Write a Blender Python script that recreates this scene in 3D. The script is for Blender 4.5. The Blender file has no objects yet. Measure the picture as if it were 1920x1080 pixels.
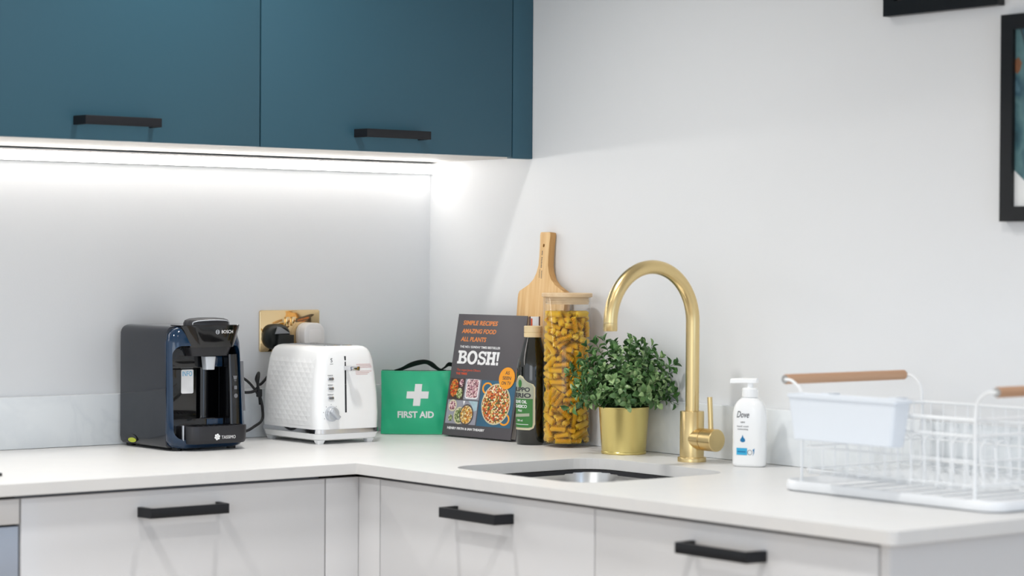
import bpy, bmesh, math, random
import numpy as np
from mathutils import Vector, Matrix, noise
from mathutils.geometry import intersect_line_line
PI = math.pi
SC = bpy.context.scene
COL = SC.collection
W = 0.90                                    # worktop height; every z below is measured from the worktop

# ------------------------------------------------------------------ camera
yaw, pitch, roll = 0.67208710, -0.01273226, 0.00611451
fw = Vector((math.sin(yaw)*math.cos(pitch), math.cos(yaw)*math.cos(pitch), math.sin(pitch)))
r0 = Vector((math.cos(yaw), -math.sin(yaw), 0)); u0 = r0.cross(fw)
rr = r0*math.cos(roll)+u0*math.sin(roll); uu = u0*math.cos(roll)-r0*math.sin(roll)
cd = bpy.data.cameras.new('camera'); cam = bpy.data.objects.new('camera', cd); COL.objects.link(cam)
M3 = Matrix((rr, uu, -fw)).transposed()
cam.matrix_world = Matrix.Translation((-2.990749, -4.046249, 0.370161+W)) @ M3.to_4x4()
cd.sensor_width = 36; cd.lens = 4329.389/1920*36; cd.clip_start = .05
cd.dof.use_dof = True; cd.dof.focus_distance = 4.55; cd.dof.aperture_fstop = 3.4
SC.camera = cam

# ------------------------------------------------------------------ light and exposure
SC.view_settings.view_transform = 'Standard'; SC.view_settings.look = 'None'
SC.view_settings.gamma = 1; SC.view_settings.use_curve_mapping = False
SC.view_settings.exposure = 0.36
wd = bpy.data.worlds.new('room_daylight'); SC.world = wd; wd.use_nodes = True
bg = wd.node_tree.nodes['Background']; bg.inputs[0].default_value = (.86, .92, 1.0, 1); bg.inputs[1].default_value = .91

def area(name, loc, size, power, color, aim=None, shape='DISK', sy=None):
    l = bpy.data.lights.new(name, 'AREA'); l.shape = shape; l.size = size
    if sy: l.size_y = sy
    l.energy = power; l.color = color
    o = bpy.data.objects.new(name, l); COL.objects.link(o); o.location = (loc[0], loc[1], loc[2]+W)
    if aim: o.rotation_euler = (Vector(aim)-Vector(loc)).to_track_quat('-Z', 'Y').to_euler()
    return o
for sx_, sy_ in ((-.85, -.8), (-1.9, -1.0), (-1.1, -2.1)):
    area('ceiling_spot_light', (sx_, sy_, 1.47), .12, 5.3, (1, .98, .95)).data.spread = math.radians(118)
area('window_fill_light', (-4.1, -3.6, .7), 1.8, 12, (.95, .98, 1), aim=(-.2, -.4, .2), shape='RECTANGLE', sy=1.5)
area('window_fill_light', (-1.3, -5.7, .5), 1.6, 9, (.40, .64, 1), aim=(-1.0, 0, 0), shape='RECTANGLE', sy=1.6)  # added blue fill lamp that tints the end panel, not a window
LED = 11.8

# ------------------------------------------------------------------ materials
def lin(h):
    if isinstance(h, str):
        h = h.lstrip('#'); v = [int(h[i:i+2], 16)/255 for i in (0, 2, 4)]
        return tuple((c/12.92 if c <= .04045 else ((c+.055)/1.055)**2.4) for c in v)+(1,)
    return tuple(h)+(1,)
def nt(name):
    m = bpy.data.materials.new(name); m.use_nodes = True
    return m, m.node_tree.nodes, m.node_tree.links, m.node_tree.nodes['Principled BSDF']
def mat(name, col, rough=.5, metal=0, coat=0, spec=.5, var=0, vscale=8, bump=0, bscale=60, aniso=0, trans=0, ior=1.45, stretch=None):
    m, N, L, b = nt(name)
    b.inputs['Base Color'].default_value = lin(col); b.inputs['Roughness'].default_value = rough
    b.inputs['Metallic'].default_value = metal; b.inputs['Coat Weight'].default_value = coat
    b.inputs['Specular IOR Level'].default_value = spec; b.inputs['Transmission Weight'].default_value = trans
    b.inputs['IOR'].default_value = ior
    if var or bump:
        tc = N.new('ShaderNodeTexCoord'); mp = N.new('ShaderNodeMapping'); L.new(tc.outputs['Object'], mp.inputs[0])
        if stretch: mp.inputs['Scale'].default_value = stretch
    if var:
        nz = N.new('ShaderNodeTexNoise'); nz.inputs['Scale'].default_value = vscale; nz.inputs['Detail'].default_value = 4
        L.new(mp.outputs[0], nz.inputs['Vector'])
        mx = N.new('ShaderNodeMix'); mx.data_type = 'RGBA'
        c = lin(col); mx.inputs[6].default_value = tuple(x*(1-var) for x in c[:3])+(1,)
        mx.inputs[7].default_value = tuple(min(1, x*(1+var)) for x in c[:3])+(1,)
        L.new(nz.outputs['Fac'], mx.inputs[0]); L.new(mx.outputs[2], b.inputs['Base Color'])
    if bump:
        n2 = N.new('ShaderNodeTexNoise'); n2.inputs['Scale'].default_value = bscale; L.new(mp.outputs[0], n2.inputs['Vector'])
        bp = N.new('ShaderNodeBump'); bp.inputs['Strength'].default_value = bump; bp.inputs['Distance'].default_value = .002
        L.new(n2.outputs['Fac'], bp.inputs['Height']); L.new(bp.outputs[0], b.inputs['Normal'])
    return m
def emit(name, col, s):
    m, N, L, b = nt(name); b.inputs['Base Color'].default_value = (.8, .8, .8, 1)
    b.inputs['Emission Color'].default_value = lin(col); b.inputs['Emission Strength'].default_value = s
    return m
def stone(name, base, vein, amount, rough):
    m, N, L, b = nt(name); tc = N.new('ShaderNodeTexCoord')
    n = N.new('ShaderNodeTexNoise'); n.inputs['Scale'].default_value = 5; n.inputs['Detail'].default_value = 8; n.inputs['Distortion'].default_value = 1.6
    L.new(tc.outputs['Object'], n.inputs['Vector'])
    rp = N.new('ShaderNodeValToRGB'); e = rp.color_ramp.elements
    e[0].position = .42; e[0].color = (0, 0, 0, 1); e[1].position = .5; e[1].color = (1, 1, 1, 1)
    k = e.new(.56); k.color = (0, 0, 0, 1); L.new(n.outputs['Fac'], rp.inputs[0])
    mu = N.new('ShaderNodeMath'); mu.operation = 'MULTIPLY'; mu.inputs[1].default_value = amount; L.new(rp.outputs[0], mu.inputs[0])
    mx = N.new('ShaderNodeMix'); mx.data_type = 'RGBA'; mx.inputs[6].default_value = lin(base); mx.inputs[7].default_value = lin(vein)
    L.new(mu.outputs[0], mx.inputs[0]); L.new(mx.outputs[2], b.inputs['Base Color'])
    b.inputs['Roughness'].default_value = rough; b.inputs['Specular IOR Level'].default_value = .3
    return m
def wood(name, c1, c2, axis='Z', scale=60, rough=.5):
    m, N, L, b = nt(name); tc = N.new('ShaderNodeTexCoord'); mp = N.new('ShaderNodeMapping')
    s = {'Z': (1, 1, .05), 'X': (.05, 1, 1), 'Y': (1, .05, 1)}[axis]; mp.inputs['Scale'].default_value = s
    L.new(tc.outputs['Object'], mp.inputs[0])
    n = N.new('ShaderNodeTexNoise'); n.inputs['Scale'].default_value = scale; n.inputs['Detail'].default_value = 5; L.new(mp.outputs[0], n.inputs['Vector'])
    rp = N.new('ShaderNodeValToRGB'); rp.color_ramp.elements[0].position = .35; rp.color_ramp.elements[1].position = .65
    rp.color_ramp.elements[0].color = lin(c1); rp.color_ramp.elements[1].color = lin(c2)
    L.new(n.outputs['Fac'], rp.inputs[0]); L.new(rp.outputs[0], b.inputs['Base Color']); b.inputs['Roughness'].default_value = rough
    return m
def food(name, cols, scale):
    m, N, L, b = nt(name); tc = N.new('ShaderNodeTexCoord'); v = N.new('ShaderNodeTexVoronoi'); v.inputs['Scale'].default_value = scale
    L.new(tc.outputs['Object'], v.inputs['Vector']); sp = N.new('ShaderNodeSeparateColor'); L.new(v.outputs['Color'], sp.inputs[0])
    rp = N.new('ShaderNodeValToRGB'); rp.color_ramp.interpolation = 'CONSTANT'; el = rp.color_ramp.elements
    el[0].color = lin(cols[0]); el[1].position = 1/len(cols); el[1].color = lin(cols[1])
    for i, c in enumerate(cols[2:], 2): e = el.new(i/len(cols)); e.color = lin(c)
    L.new(sp.outputs[0], rp.inputs[0]); L.new(rp.outputs[0], b.inputs['Base Color']); b.inputs['Roughness'].default_value = .35
    return m
def art(name, cols, scale, dist):
    m, N, L, b = nt(name); tc = N.new('ShaderNodeTexCoord'); mp = N.new('ShaderNodeMapping'); mp.inputs['Rotation'].default_value = (0, .6, .3)
    mp.inputs['Scale'].default_value = (1, 1, .35); L.new(tc.outputs['Object'], mp.inputs[0])
    n = N.new('ShaderNodeTexNoise'); n.inputs['Scale'].default_value = scale; n.inputs['Detail'].default_value = 5; n.inputs['Distortion'].default_value = dist
    L.new(mp.outputs[0], n.inputs['Vector']); rp = N.new('ShaderNodeValToRGB'); el = rp.color_ramp.elements
    el[0].position = .25; el[0].color = lin(cols[0]); el[1].position = .75; el[1].color = lin(cols[-1])
    for i, c in enumerate(cols[1:-1], 1): e = el.new(.25+.5*i/(len(cols)-1)); e.color = lin(c)
    L.new(n.outputs['Fac'], rp.inputs[0]); L.new(rp.outputs[0], b.inputs['Base Color']); b.inputs['Roughness'].default_value = .6
    return m
def glass(name, col=(1, 1, 1), rough=0.0, ior=1.45, thin=True):
    # clear panes: glossy skin over a see-through body so that light still reaches what stands inside
    m, N, L, b = nt(name); N.remove(b); out = N['Material Output']
    g = N.new('ShaderNodeBsdfGlossy'); g.inputs['Roughness'].default_value = .03; t = N.new('ShaderNodeBsdfTransparent'); t.inputs[0].default_value = tuple(col)+(1,)
    f = N.new('ShaderNodeFresnel'); f.inputs[0].default_value = ior; mx = N.new('ShaderNodeMixShader'); ge = N.new('ShaderNodeNewGeometry')
    ma = N.new('ShaderNodeMath'); ma.operation = 'MULTIPLY_ADD'; ma.inputs[1].default_value = -1; ma.inputs[2].default_value = 1; L.new(ge.outputs['Backfacing'], ma.inputs[0])
    mb = N.new('ShaderNodeMath'); mb.operation = 'MULTIPLY'; L.new(f.outputs[0], mb.inputs[0]); L.new(ma.outputs[0], mb.inputs[1]); L.new(mb.outputs[0], mx.inputs[0]); L.new(t.outputs[0], mx.inputs[1]); L.new(g.outputs[0], mx.inputs[2]); L.new(mx.outputs[0], out.inputs['Surface'])
    return m
def leafmat():
    m, N, L, b = nt('leaf_green'); oi = N.new('ShaderNodeObjectInfo'); tc = N.new('ShaderNodeTexCoord'); n = N.new('ShaderNodeTexNoise')
    n.inputs['Scale'].default_value = 45; n.inputs['Detail'].default_value = 3; L.new(tc.outputs['Object'], n.inputs['Vector'])
    ad = N.new('ShaderNodeMath'); ad.operation = 'MULTIPLY_ADD'; ad.inputs[1].default_value = .45; L.new(oi.outputs['Random'], ad.inputs[0]); L.new(n.outputs['Fac'], ad.inputs[2])
    rp = N.new('ShaderNodeValToRGB'); el = rp.color_ramp.elements; el[0].position = .40; el[0].color = lin('#20401d'); el[1].position = .98; el[1].color = lin('#a8c287')
    e = el.new(.65); e.color = lin('#4d7a3c')
    L.new(ad.outputs[0], rp.inputs[0]); L.new(rp.outputs[0], b.inputs['Base Color']); b.inputs['Roughness'].default_value = .38
    b.inputs['Subsurface Weight'].default_value = 0.0
    return m

M = dict(
    wall=mat('white_wall_paint', '#eaebec', .42, bump=.05, bscale=250, spec=.35),
    ceil=mat('ceiling_paint', '#e6e6e4', .8), floor=wood('oak_floor', '#b39b7d', '#cbb391', 'Y', 14, .4),
    stone=stone('white_quartz', '#dfdfde', '#d9dadb', .35, .36), upst=stone('pale_grey_quartz', '#ecf0f2', '#dfe4e8', .4, .3),
    grey=mat('pale_grey_gloss_lacquer', '#d6d6d7', .2, coat=.25, spec=.5), dark=mat('dark_recess', '#2b2c30', .6), carc=mat('cabinet_board', '#8d9097', .6),
    teal=mat('teal_matt_lacquer', '#335868', .38, spec=.4), tealb=mat('pale_cabinet_underside', '#ded9d3', .5),
    black=mat('black_matt_metal', '#17181c', .42, spec=.4), steel=mat('brushed_steel', '#c8c6c2', .22, 1, bump=.05),
    oven=mat('oven_steel', '#b4bfd0', .3, .5), blackg=mat('black_glass', '#06070a', .04, coat=.5),
    brass=mat('brushed_brass', '#dfc690', .3, 1, bump=.08, bscale=400, stretch=(1, 1, .03)), mirror=mat('polished_brass', '#ecd0a0', .04, 1),
    pot=mat('satin_gold_pot', '#e3d088', .28, 1), chrome=mat('chrome', '#d8d8da', .07, 1), silver=mat('silver_plastic', '#c9cdd3', .25, .3),
    cslate=mat('slate_gloss_plastic', '#161a23', .08, coat=.25, spec=.5), cnavy=mat('navy_gloss_plastic', '#0a2a46', .10, coat=.4),
    cblack=mat('black_gloss_plastic', '#0b0b0e', .09, coat=.4), cdark=mat('dark_grey_plastic', '#26262a', .38), cgrey=mat('grey_plastic', '#6f7074', .3),
    white=mat('white_gloss_plastic', '#fafbfb', .18, coat=.3), whitem=mat('white_satin_plastic', '#e6e9ec', .4), print_w=mat('white_print', '#f2f2f2', .5),
    print_d=mat('dark_print', '#3b3b42', .5), print_pink=mat('pink_print', '#d9b6b4', .5), print_or=mat('orange_print', '#ec8f4a', .5),
    print_red=mat('red_orange_print', '#dd5a33', .5), print_y=mat('yellow_orange_print', '#f3a12b', .45), print_b=mat('blue_print', '#3fb0dc', .4), print_db=mat('deep_blue_print', '#1d78ad', .4),
    lime=mat('lime_plastic', '#b8c23a', .4),
    vinyl=mat('green_vinyl', '#2fbb8a', .36, spec=.5, bump=.5, bscale=22), dkgreen=mat('dark_green_piping', '#0e4a38', .6), web=mat('black_webbing', '#111214', .8, bump=.3, bscale=300),
    book=mat('charcoal_cover', '#565357', .42), pages=mat('paper_edges', '#b9b4ae', .8), bamboo=wood('bamboo', '#dcae72', '#ecc891', 'Z', 130, .5),
    bambooL=wood('bamboo_lid', '#d9b78d', '#e6caa3', 'X', 60, .5), beech=wood('beech_handle', '#b98d6c', '#c9a080', 'X', 60, .55),
    bambooD=wood('bamboo_edge', '#b98a50', '#cfa266', 'Z', 90, .5),
    olive=mat('dark_olive_glass', '#0c0f08', .05, coat=.6, spec=.7), cap=mat('cream_gold_cap', '#e6cfa2', .35, var=.12, vscale=40), lab_cream=mat('cream_label', '#cfc8a8', .45),
    lab_green=mat('green_label', '#3c7a3a', .45), lab_grey=mat('grey_green_label', '#a8ad98', .45), maroon=mat('dark_maroon_card', '#4a1d1c', .5),
    pasta=mat('durum_pasta', '#ffbd2e', .42, var=.06, vscale=60), glass=glass('clear_glass', (.995, .998, .995)), inner_band=mat('clear_seal', '#cdbfae', .3),
    leaf=leafmat(), stem=mat('green_stem', '#3f5a33', .6), soil=mat('dark_soil', '#1d1a15', .9, bump=.6, bscale=200),
    wire=mat('white_coated_wire', '#f2f4f5', .4), tray=mat('white_tray_plastic', '#f0f2f4', .3), caddy=mat('white_bluish_plastic', '#e3e9f0', .35),
    framem=mat('black_frame_wood', '#0f1013', .35), led=emit('led_diffuser', (1, .97, .93), LED), ledh=mat('white_aluminium', '#dedede', .4),
    rubber=mat('black_rubber', '#121315', .5), plugw=mat('white_plug_plastic', '#e9e6e4', .3), plugb=mat('black_plug_plastic', '#161a18', .4), plugg=mat('grey_plug_face', '#8d8f92', .4),
)

q_ = M['pasta'].node_tree.nodes['Principled BSDF']; q_.inputs['Subsurface Weight'].default_value = .7; q_.inputs['Subsurface Radius'].default_value = (1, .6, .15); q_.inputs['Subsurface Scale'].default_value = .012
# ------------------------------------------------------------------ builders
def tag(o, label=None, cat=None, group=None, kind=None):
    if label: o['label'] = label
    if cat: o['category'] = cat
    if group: o['group'] = group
    if kind: o['kind'] = kind
    return o
def thing(name, label, cat, loc=(0, 0, 0), rz=0, rx=0, ry=0, group=None):
    o = bpy.data.objects.new(name, None); o.empty_display_size = .02; COL.objects.link(o)
    o.location = (loc[0], loc[1], loc[2]+W); o.rotation_euler = (math.radians(rx), math.radians(ry), math.radians(rz))
    return tag(o, label, cat, group)
def link(name, me, m, parent=None):
    o = bpy.data.objects.new(name, me); COL.objects.link(o)
    if m is not None:
        me.materials.clear(); me.materials.append(m)
    if parent is not None: o.parent = parent
    else: o.location = (0, 0, W)
    return o
class B:
    def __init__(s): s.b = bmesh.new()
    def box(s, x0, x1, y0, y1, z0, z1, bev=0, seg=2):
        t = bmesh.new(); bmesh.ops.create_cube(t, size=1)
        for v in t.verts:
            v.co = Vector(((x0+x1)/2+v.co.x*(x1-x0), (y0+y1)/2+v.co.y*(y1-y0), (z0+z1)/2+v.co.z*(z1-z0)))
        if bev: bmesh.ops.bevel(t, geom=t.edges[:], offset=bev, segments=seg, affect='EDGES', profile=.5)
        return s.merge(t)
    def merge(s, t, mx=None):
        if mx is not None: bmesh.ops.transform(t, matrix=mx, verts=t.verts)
        me = bpy.data.meshes.new('tmp'); t.to_mesh(me); t.free(); s.b.from_mesh(me); bpy.data.meshes.remove(me); return s
    def loft(s, rings, cap0=True, cap1=True, closed=False):
        R = [[s.b.verts.new(p) for p in r] for r in rings]; n = len(R[0])
        for i in range(len(R)-(0 if closed else 1)):
            a, c = R[i], R[(i+1) % len(R)]
            for j in range(n): s.b.faces.new((a[j], a[(j+1) % n], c[(j+1) % n], c[j]))
        if not closed:
            if cap0: s.b.faces.new(list(reversed(R[0])))
            if cap1: s.b.faces.new(R[-1])
        return s
    def lathe(s, prof, n=32, c=(0, 0, 0), cap=True):
        rings = [[Vector((c[0]+max(r, 1e-5)*math.cos(2*PI*k/n), c[1]+max(r, 1e-5)*math.sin(2*PI*k/n), c[2]+z)) for k in range(n)] for r, z in prof]
        return s.loft(rings, cap, cap)
    def tube(s, pts, r, n=10, closed=False, cap=True):
        pts = [Vector(p) for p in pts]; m = len(pts); rings = []; up = None
        for i, p in enumerate(pts):
            a = pts[(i-1) % m] if (closed or i > 0) else p; c = pts[(i+1) % m] if (closed or i < m-1) else p
            d = (c-a).normalized()
            if up is None: up = Vector((0, 0, 1)) if abs(d.z) < .9 else Vector((1, 0, 0))
            x = d.cross(up).normalized(); up = x.cross(d).normalized(); rad = r[i] if isinstance(r, (list, tuple)) else r
            rings.append([p+(x*math.cos(2*PI*k/n)+up*math.sin(2*PI*k/n))*rad for k in range(n)])
        return s.loft(rings, cap, cap, closed)
    def prism(s, poly, y0, y1, bev=0, plane='XZ'):
        t = bmesh.new()
        f = {'XZ': lambda a, b_, d: (a, d, b_), 'XY': lambda a, b_, d: (a, b_, d), 'YZ': lambda a, b_, d: (d, a, b_)}[plane]
        v0 = [t.verts.new(f(a, b_, y0)) for a, b_ in poly]; v1 = [t.verts.new(f(a, b_, y1)) for a, b_ in poly]; n = len(poly)
        fa = t.faces.new(v0); fb = t.faces.new(v1[::-1])
        for i in range(n): t.faces.new((v0[(i+1) % n], v0[i], v1[i], v1[(i+1) % n]))
        bmesh.ops.recalc_face_normals(t, faces=t.faces)
        if bev:
            es = list(set(fa.edges[:]+fb.edges[:])); bmesh.ops.bevel(t, geom=es, offset=bev, segments=2, affect='EDGES', profile=.5)
        return s.merge(t)
    def done(s, name, m, parent=None, smooth=True, ang=35):
        bmesh.ops.recalc_face_normals(s.b, faces=s.b.faces)
        me = bpy.data.meshes.new(name); s.b.to_mesh(me); s.b.free()
        if smooth:
            me.shade_smooth()
            me.set_sharp_from_angle(angle=math.radians(ang))
        return link(name, me, m, parent)
def rrect(x0, x1, z0, z1, r, n=6):
    if not isinstance(r, (tuple, list)): r = (r,)*4
    P = []
    for (cx, cz, a0, q) in ((x1-r[0], z0+r[0], -90, r[0]), (x1-r[1], z1-r[1], 0, r[1]), (x0+r[2], z1-r[2], 90, r[2]), (x0+r[3], z0+r[3], 180, r[3])):
        for k in range(n+1):
            a = math.radians(a0+90*k/n); P.append((cx+q*math.cos(a), cz+q*math.sin(a)))
    return P
def ring(x0, x1, y0, y1, r, z, n=6): return [Vector((a, b_, z)) for a, b_ in rrect(x0, x1, y0, y1, r, n)]
def ellip(cx, cz, a, b_, n=32, rot=0):
    c, s_ = math.cos(rot), math.sin(rot)
    return [(cx+a*math.cos(t)*c-b_*math.sin(t)*s_, cz+a*math.cos(t)*s_+b_*math.sin(t)*c) for t in [2*PI*k/n for k in range(n)]]
def boolean(o, cutters, op='DIFFERENCE'):
    for c in cutters:
        m = o.modifiers.new('b', 'BOOLEAN'); m.operation = op; m.solver = 'EXACT'; m.object = c
    dg = bpy.context.evaluated_depsgraph_get(); dg.update()
    me = bpy.data.meshes.new_from_object(o.evaluated_get(dg)); o.modifiers.clear()
    old = o.data; o.data = me; me.name = old.name
    me.shade_smooth(); me.set_sharp_from_angle(angle=math.radians(35))
    for c in cutters: d = c.data; bpy.data.objects.remove(c); bpy.data.meshes.remove(d)
    return o
def curve_pts(P, per=8, closed=False):
    P = [Vector(p) for p in P]; out = []; n = len(P)
    for i in range(n if closed else n-1):
        a = P[(i-1) % n] if (closed or i > 0) else P[i]; b_ = P[i]; c = P[(i+1) % n]; d = P[(i+2) % n] if (closed or i < n-2) else P[(i+1) % n]
        for k in range(per):
            t = k/per
            out.append(.5*((2*b_)+(c-a)*t+(2*a-5*b_+4*c-d)*t*t+(3*b_-a-3*c+d)*t**3))
    if not closed: out.append(P[-1])
    return out
def text(name, s, size, x, z, y, m, parent, width=None, bold=0, shear=0, align='LEFT', rot=0, fn=None, depth=.0001, kern=1.0):
    """flat lettering standing in the XZ plane, facing -Y; width fits the line to that length; fn bends it onto a surface"""
    c = bpy.data.curves.new('t', 'FONT'); c.body = s; c.size = size; c.extrude = depth; c.offset = bold; c.shear = shear
    c.resolution_u = 3; c.space_character = kern
    t = bpy.data.objects.new('t', c); COL.objects.link(t)
    dg = bpy.context.evaluated_depsgraph_get(); dg.update()
    me = bpy.data.meshes.new_from_object(t.evaluated_get(dg)); bpy.data.objects.remove(t); bpy.data.curves.remove(c)
    xs = [v.co.x for v in me.vertices]
    if not xs: return None
    x0, x1 = min(xs), max(xs); k = (width/(x1-x0)) if width else 1
    off = {'LEFT': x0, 'CENTER': (x0+x1)/2, 'RIGHT': x1}[align]; ca, sa = math.cos(rot), math.sin(rot)
    for v in me.vertices:
        a = (v.co.x-off)*k; b_ = v.co.y; d = v.co.z
        X, Z, Y = x+a*ca-b_*sa, z+a*sa+b_*ca, y-d
        v.co = Vector(fn(X, Y, Z)) if fn else Vector((X, Y, Z))
    me.name = name
    return link(name, me, m, parent)
def decal(name, poly, y, m, parent, t=.0003, fn=None):
    b = B(); b.prism(poly, y, y-t); o = b.done(name, m, parent, smooth=False)
    if fn:
        bm = bmesh.new(); bm.from_mesh(o.data); bmesh.ops.triangulate(bm, faces=bm.faces)
        bmesh.ops.subdivide_edges(bm, edges=bm.edges, cuts=3)
        for v in bm.verts: v.co = Vector(fn(*v.co))
        bm.to_mesh(o.data); bm.free()
    return o
def struct(name, b, m, smooth=False): return tag(b.done(name, m, None, smooth), kind='structure')
def dup(root, loc=None):
    def cp(o, par):
        c = o.copy(); COL.objects.link(c); c.parent = par
        for ch in o.children: cp(ch, c)
        return c
    c = cp(root, None)
    if loc: c.location = (loc[0], loc[1], loc[2]+W)
    return c
rnd = random.Random(7)

# ------------------------------------------------------------------ room shell
b = B(); b.box(-4.6, 0, 0, .12, -W, 1.5); struct('wall_left', b, M['wall'])
b = B(); b.box(0, .12, -6, .12, -W, 1.5); struct('wall_right', b, M['wall'])
b = B(); b.box(-4.6, .12, -6, .12, -W-.1, -W); struct('floor', b, M['floor'])
b = B(); b.box(-4.6, .12, -6, .12, 1.5, 1.6); struct('ceiling', b, M['ceil'])

# ------------------------------------------------------------------ worktop with sink cut-out, upstands
YE = -1.906
hole = rrect(-.535, -.185, -1.148, -.768, .062, 8)
outer = [(-2.6, 0), (-2.6, -.62), (-.62, -.62), (-.62, YE+.014)]
outer += [(-.62+.014*(1-math.cos(a)), YE+.014*(1-math.sin(a))) for a in [PI/2*k/6 for k in range(1, 7)]]
outer += [(0, YE), (0, 0)]
def plate(outer, hole, z0, z1):
    bm = bmesh.new()
    def loop(P): vs = [bm.verts.new((x, y, z1)) for x, y in P]; return [bm.edges.new((vs[i], vs[(i+1) % len(vs)])) for i in range(len(vs))]
    e = loop(outer)+(loop(hole) if hole else [])
    bmesh.ops.triangle_fill(bm, edges=e, use_beauty=True)
    g = bmesh.ops.extrude_face_region(bm, geom=bm.faces[:])
    for v in [v for v in g['geom'] if isinstance(v, bmesh.types.BMVert)]: v.co.z = z0
    return bm
wt = B(); wt.merge(plate(outer, hole, -.02, 0)); wt = wt.done('worktop', M['stone'], None, smooth=False)
mod = wt.modifiers.new('bevel', 'BEVEL'); mod.width = .0018; mod.segments = 2; mod.limit_method = 'ANGLE'; mod.angle_limit = math.radians(50)
tag(wt, 'white L-shaped stone worktop running round the corner under all appliances', 'worktop')
b = B(); b.box(-2.6, -.0, -.018, -.0005, .0005, .1, .0015); o = b.done('upstand', M['upst']); tag(o, 'pale grey stone upstand along the left wall behind the coffee machine', 'upstand', 'stone upstands behind the worktop')
b = B(); b.box(-.018, -.0005, YE, -.0185, .0005, .1, .0015); o = b.done('upstand', M['upst']); tag(o, 'pale grey stone upstand along the right wall behind the plant and tap', 'upstand', 'stone upstands behind the worktop')

# sink
s = thing('sink', 'stainless steel sink bowl set under the cut-out in the worktop', 'sink', (-.36, -.958, -.2))
b = B(); prof = [(0, .178, .07), (-.004, .150, .07), (-.010, .06, .065), (-.020, .030, .055), (-.040, .016, .04), (-.08, .010, .02)]
rings = [ring(-.172-.0*i-d, .172+d, -.187-d, .187+d, r, z) for i, (d, z, r) in enumerate(prof)]
inner = rings
outr = [ring(-.175-d-.002, .175+d+.002, -.19-d-.002, .19+d+.002, r, z-.002) for d, z, r in reversed(prof)]
b.loft([ring(-.19, .19, -.205, .205, .08, .176), ring(-.19, .19, -.205, .205, .08, .178)]+inner, False, True)
b.done('basin', M['steel'], s)
b = B(); b.loft([ring(-.171, .171, -.186, .186, .068, .1785), ring(-.171, .171, -.186, .186, .068, .170), ring(-.1745, .1745, -.1895, .1895, .07, .170), ring(-.1745, .1745, -.1895, .1895, .07, .1785)], closed=True)  # dark ring right below the stone edge
tag(b.done('inner_band', M['dark'], s), 'dark band under the stone edge')
b = B(); b.lathe([(.001, .012), (.03, .012), (.042, .013), (.044, .0115), (.044, .0105)], 24); b.done('drain', M['chrome'], s)

# hob
h = thing('hob', 'black glass hob lying flush on the worktop at far left', 'hob', (-1.55, -.27, 0))
b = B(); b.loft([ring(-.302, .302, -.221, .2, .008, .0003), ring(-.302, .302, -.221, .2, .008, .005), ring(-.299, .299, -.218, .197, .006, .006)]); b.done('glass_plate', M['blackg'], h)
for cx, cy, r in ((-.15, .08, .09), (.15, .08, .075), (-.15, -.1, .075), (.15, -.1, .09)):
    b = B(); b.loft([[Vector((cx+q*math.cos(a), cy+q*math.sin(a), z)) for a in [2*PI*k/40 for k in range(40)]] for q, z in ((r, .0061), (r, .0063), (r-.002, .0063), (r-.002, .0061))], closed=True); b.done('cooking_zone', M['cgrey'], h)

# ------------------------------------------------------------------ handles and base cabinets
def handle(parent, cx, z, y, half=.0765, proj=.038, hh=.0085, foot=.0045, m='black', name='handle'):
    """angular bow handle on a front facing -Y at plane y"""
    b = B(); y1 = y-proj; t = .006; fx = half+foot
    P = [(-fx, y), (-half, y1), (half, y1), (fx, y), (fx-.009, y), (half-.007, y1+t), (-half+.007, y1+t), (-fx+.009, y)]
    b.prism([(cx+a, q) for a, q in P], z-hh, z+hh, .0006, plane='XY')
    return b.done(name, M[m], parent, ang=30)
def base_unit(name, label, x0, x1, rz, org, door=True, hx=None, cat='cabinet'):
    """a base cabinet built in a frame whose -Y is its front (front face at y=-.605), 0 at the wall"""
    t = thing(name, label, cat, org, rz)
    b = B(); g = .001
    b.box(x0+g, x0+.018, -.583, -.02, -.75, -.0205); b.box(x1-.018, x1-g, -.583, -.02, -.75, -.0205)
    b.box(x0+.018, x1-.018, -.583, -.02, -.75, -.732); b.box(x0+.018, x1-.018, -.03, -.02, -.732, -.0205)
    b.box(x0+.018, x1-.018, -.583, -.565, -.06, -.0205)
    b.done('carcass', M['carc'], t, smooth=False)
    return t
def door(t, x0, x1, z0=-.748, z1=-.0265, hx=None, hz=-.062, y0=-.605, y1=-.585, m='grey', name='door', hh=.0085):
    b = B(); b.box(x0+.0015, x1-.0015, y0, y1, z0, z1, .0008); d = b.done(name, M[m], t)
    if hx is not None: handle(d, hx, hz, y0, hh=hh)
    return d
# along the left wall (front faces -Y)
t = base_unit('base_cabinet', 'pale grey base cabinet under the coffee machine with one black handle', -1.2745, -.677, 0, (0, 0, 0)); door(t, -1.2745, -.677, hx=-.9775)
t = thing('corner_post', 'pale grey L-shaped filler post in the inner corner of the base cabinets', 'cabinet filler', (0, 0, 0))
b = B(); b.box(-.6755, -.6045, -.605, -.587, -.748, -.0265, .0006); b.done('panel', M['grey'], t)
b = B(); b.box(-.605, -.587, -.6705, -.6055, -.748, -.0265, .0006); b.done('panel', M['grey'], t)
t = thing('built_in_oven', 'built-in steel-fronted oven below the far left of the worktop', 'oven', (-1.575, 0, 0))
b = B(); b.box(-.296, .296, -.58, -.02, -.72, -.075); b.done('casing', M['carc'], t, smooth=False)
b = B(); b.box(-.298, .298, -.603, -.581, -.19, -.0715, .001); b.done('control_panel', M['oven'], t)
b = B(); b.box(-.298, .298, -.603, -.581, -.72, -.194, .001); d = b.done('door', M['blackg'], t); handle(d, 0, -.225, -.603, half=.24, m='steel')
for kx in (-.2, .2):
    b = B(); b.prism(ellip(kx, -.13, .02, .02), -.603, -.625, .002); b.done('knob', M['steel'], t)
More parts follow.
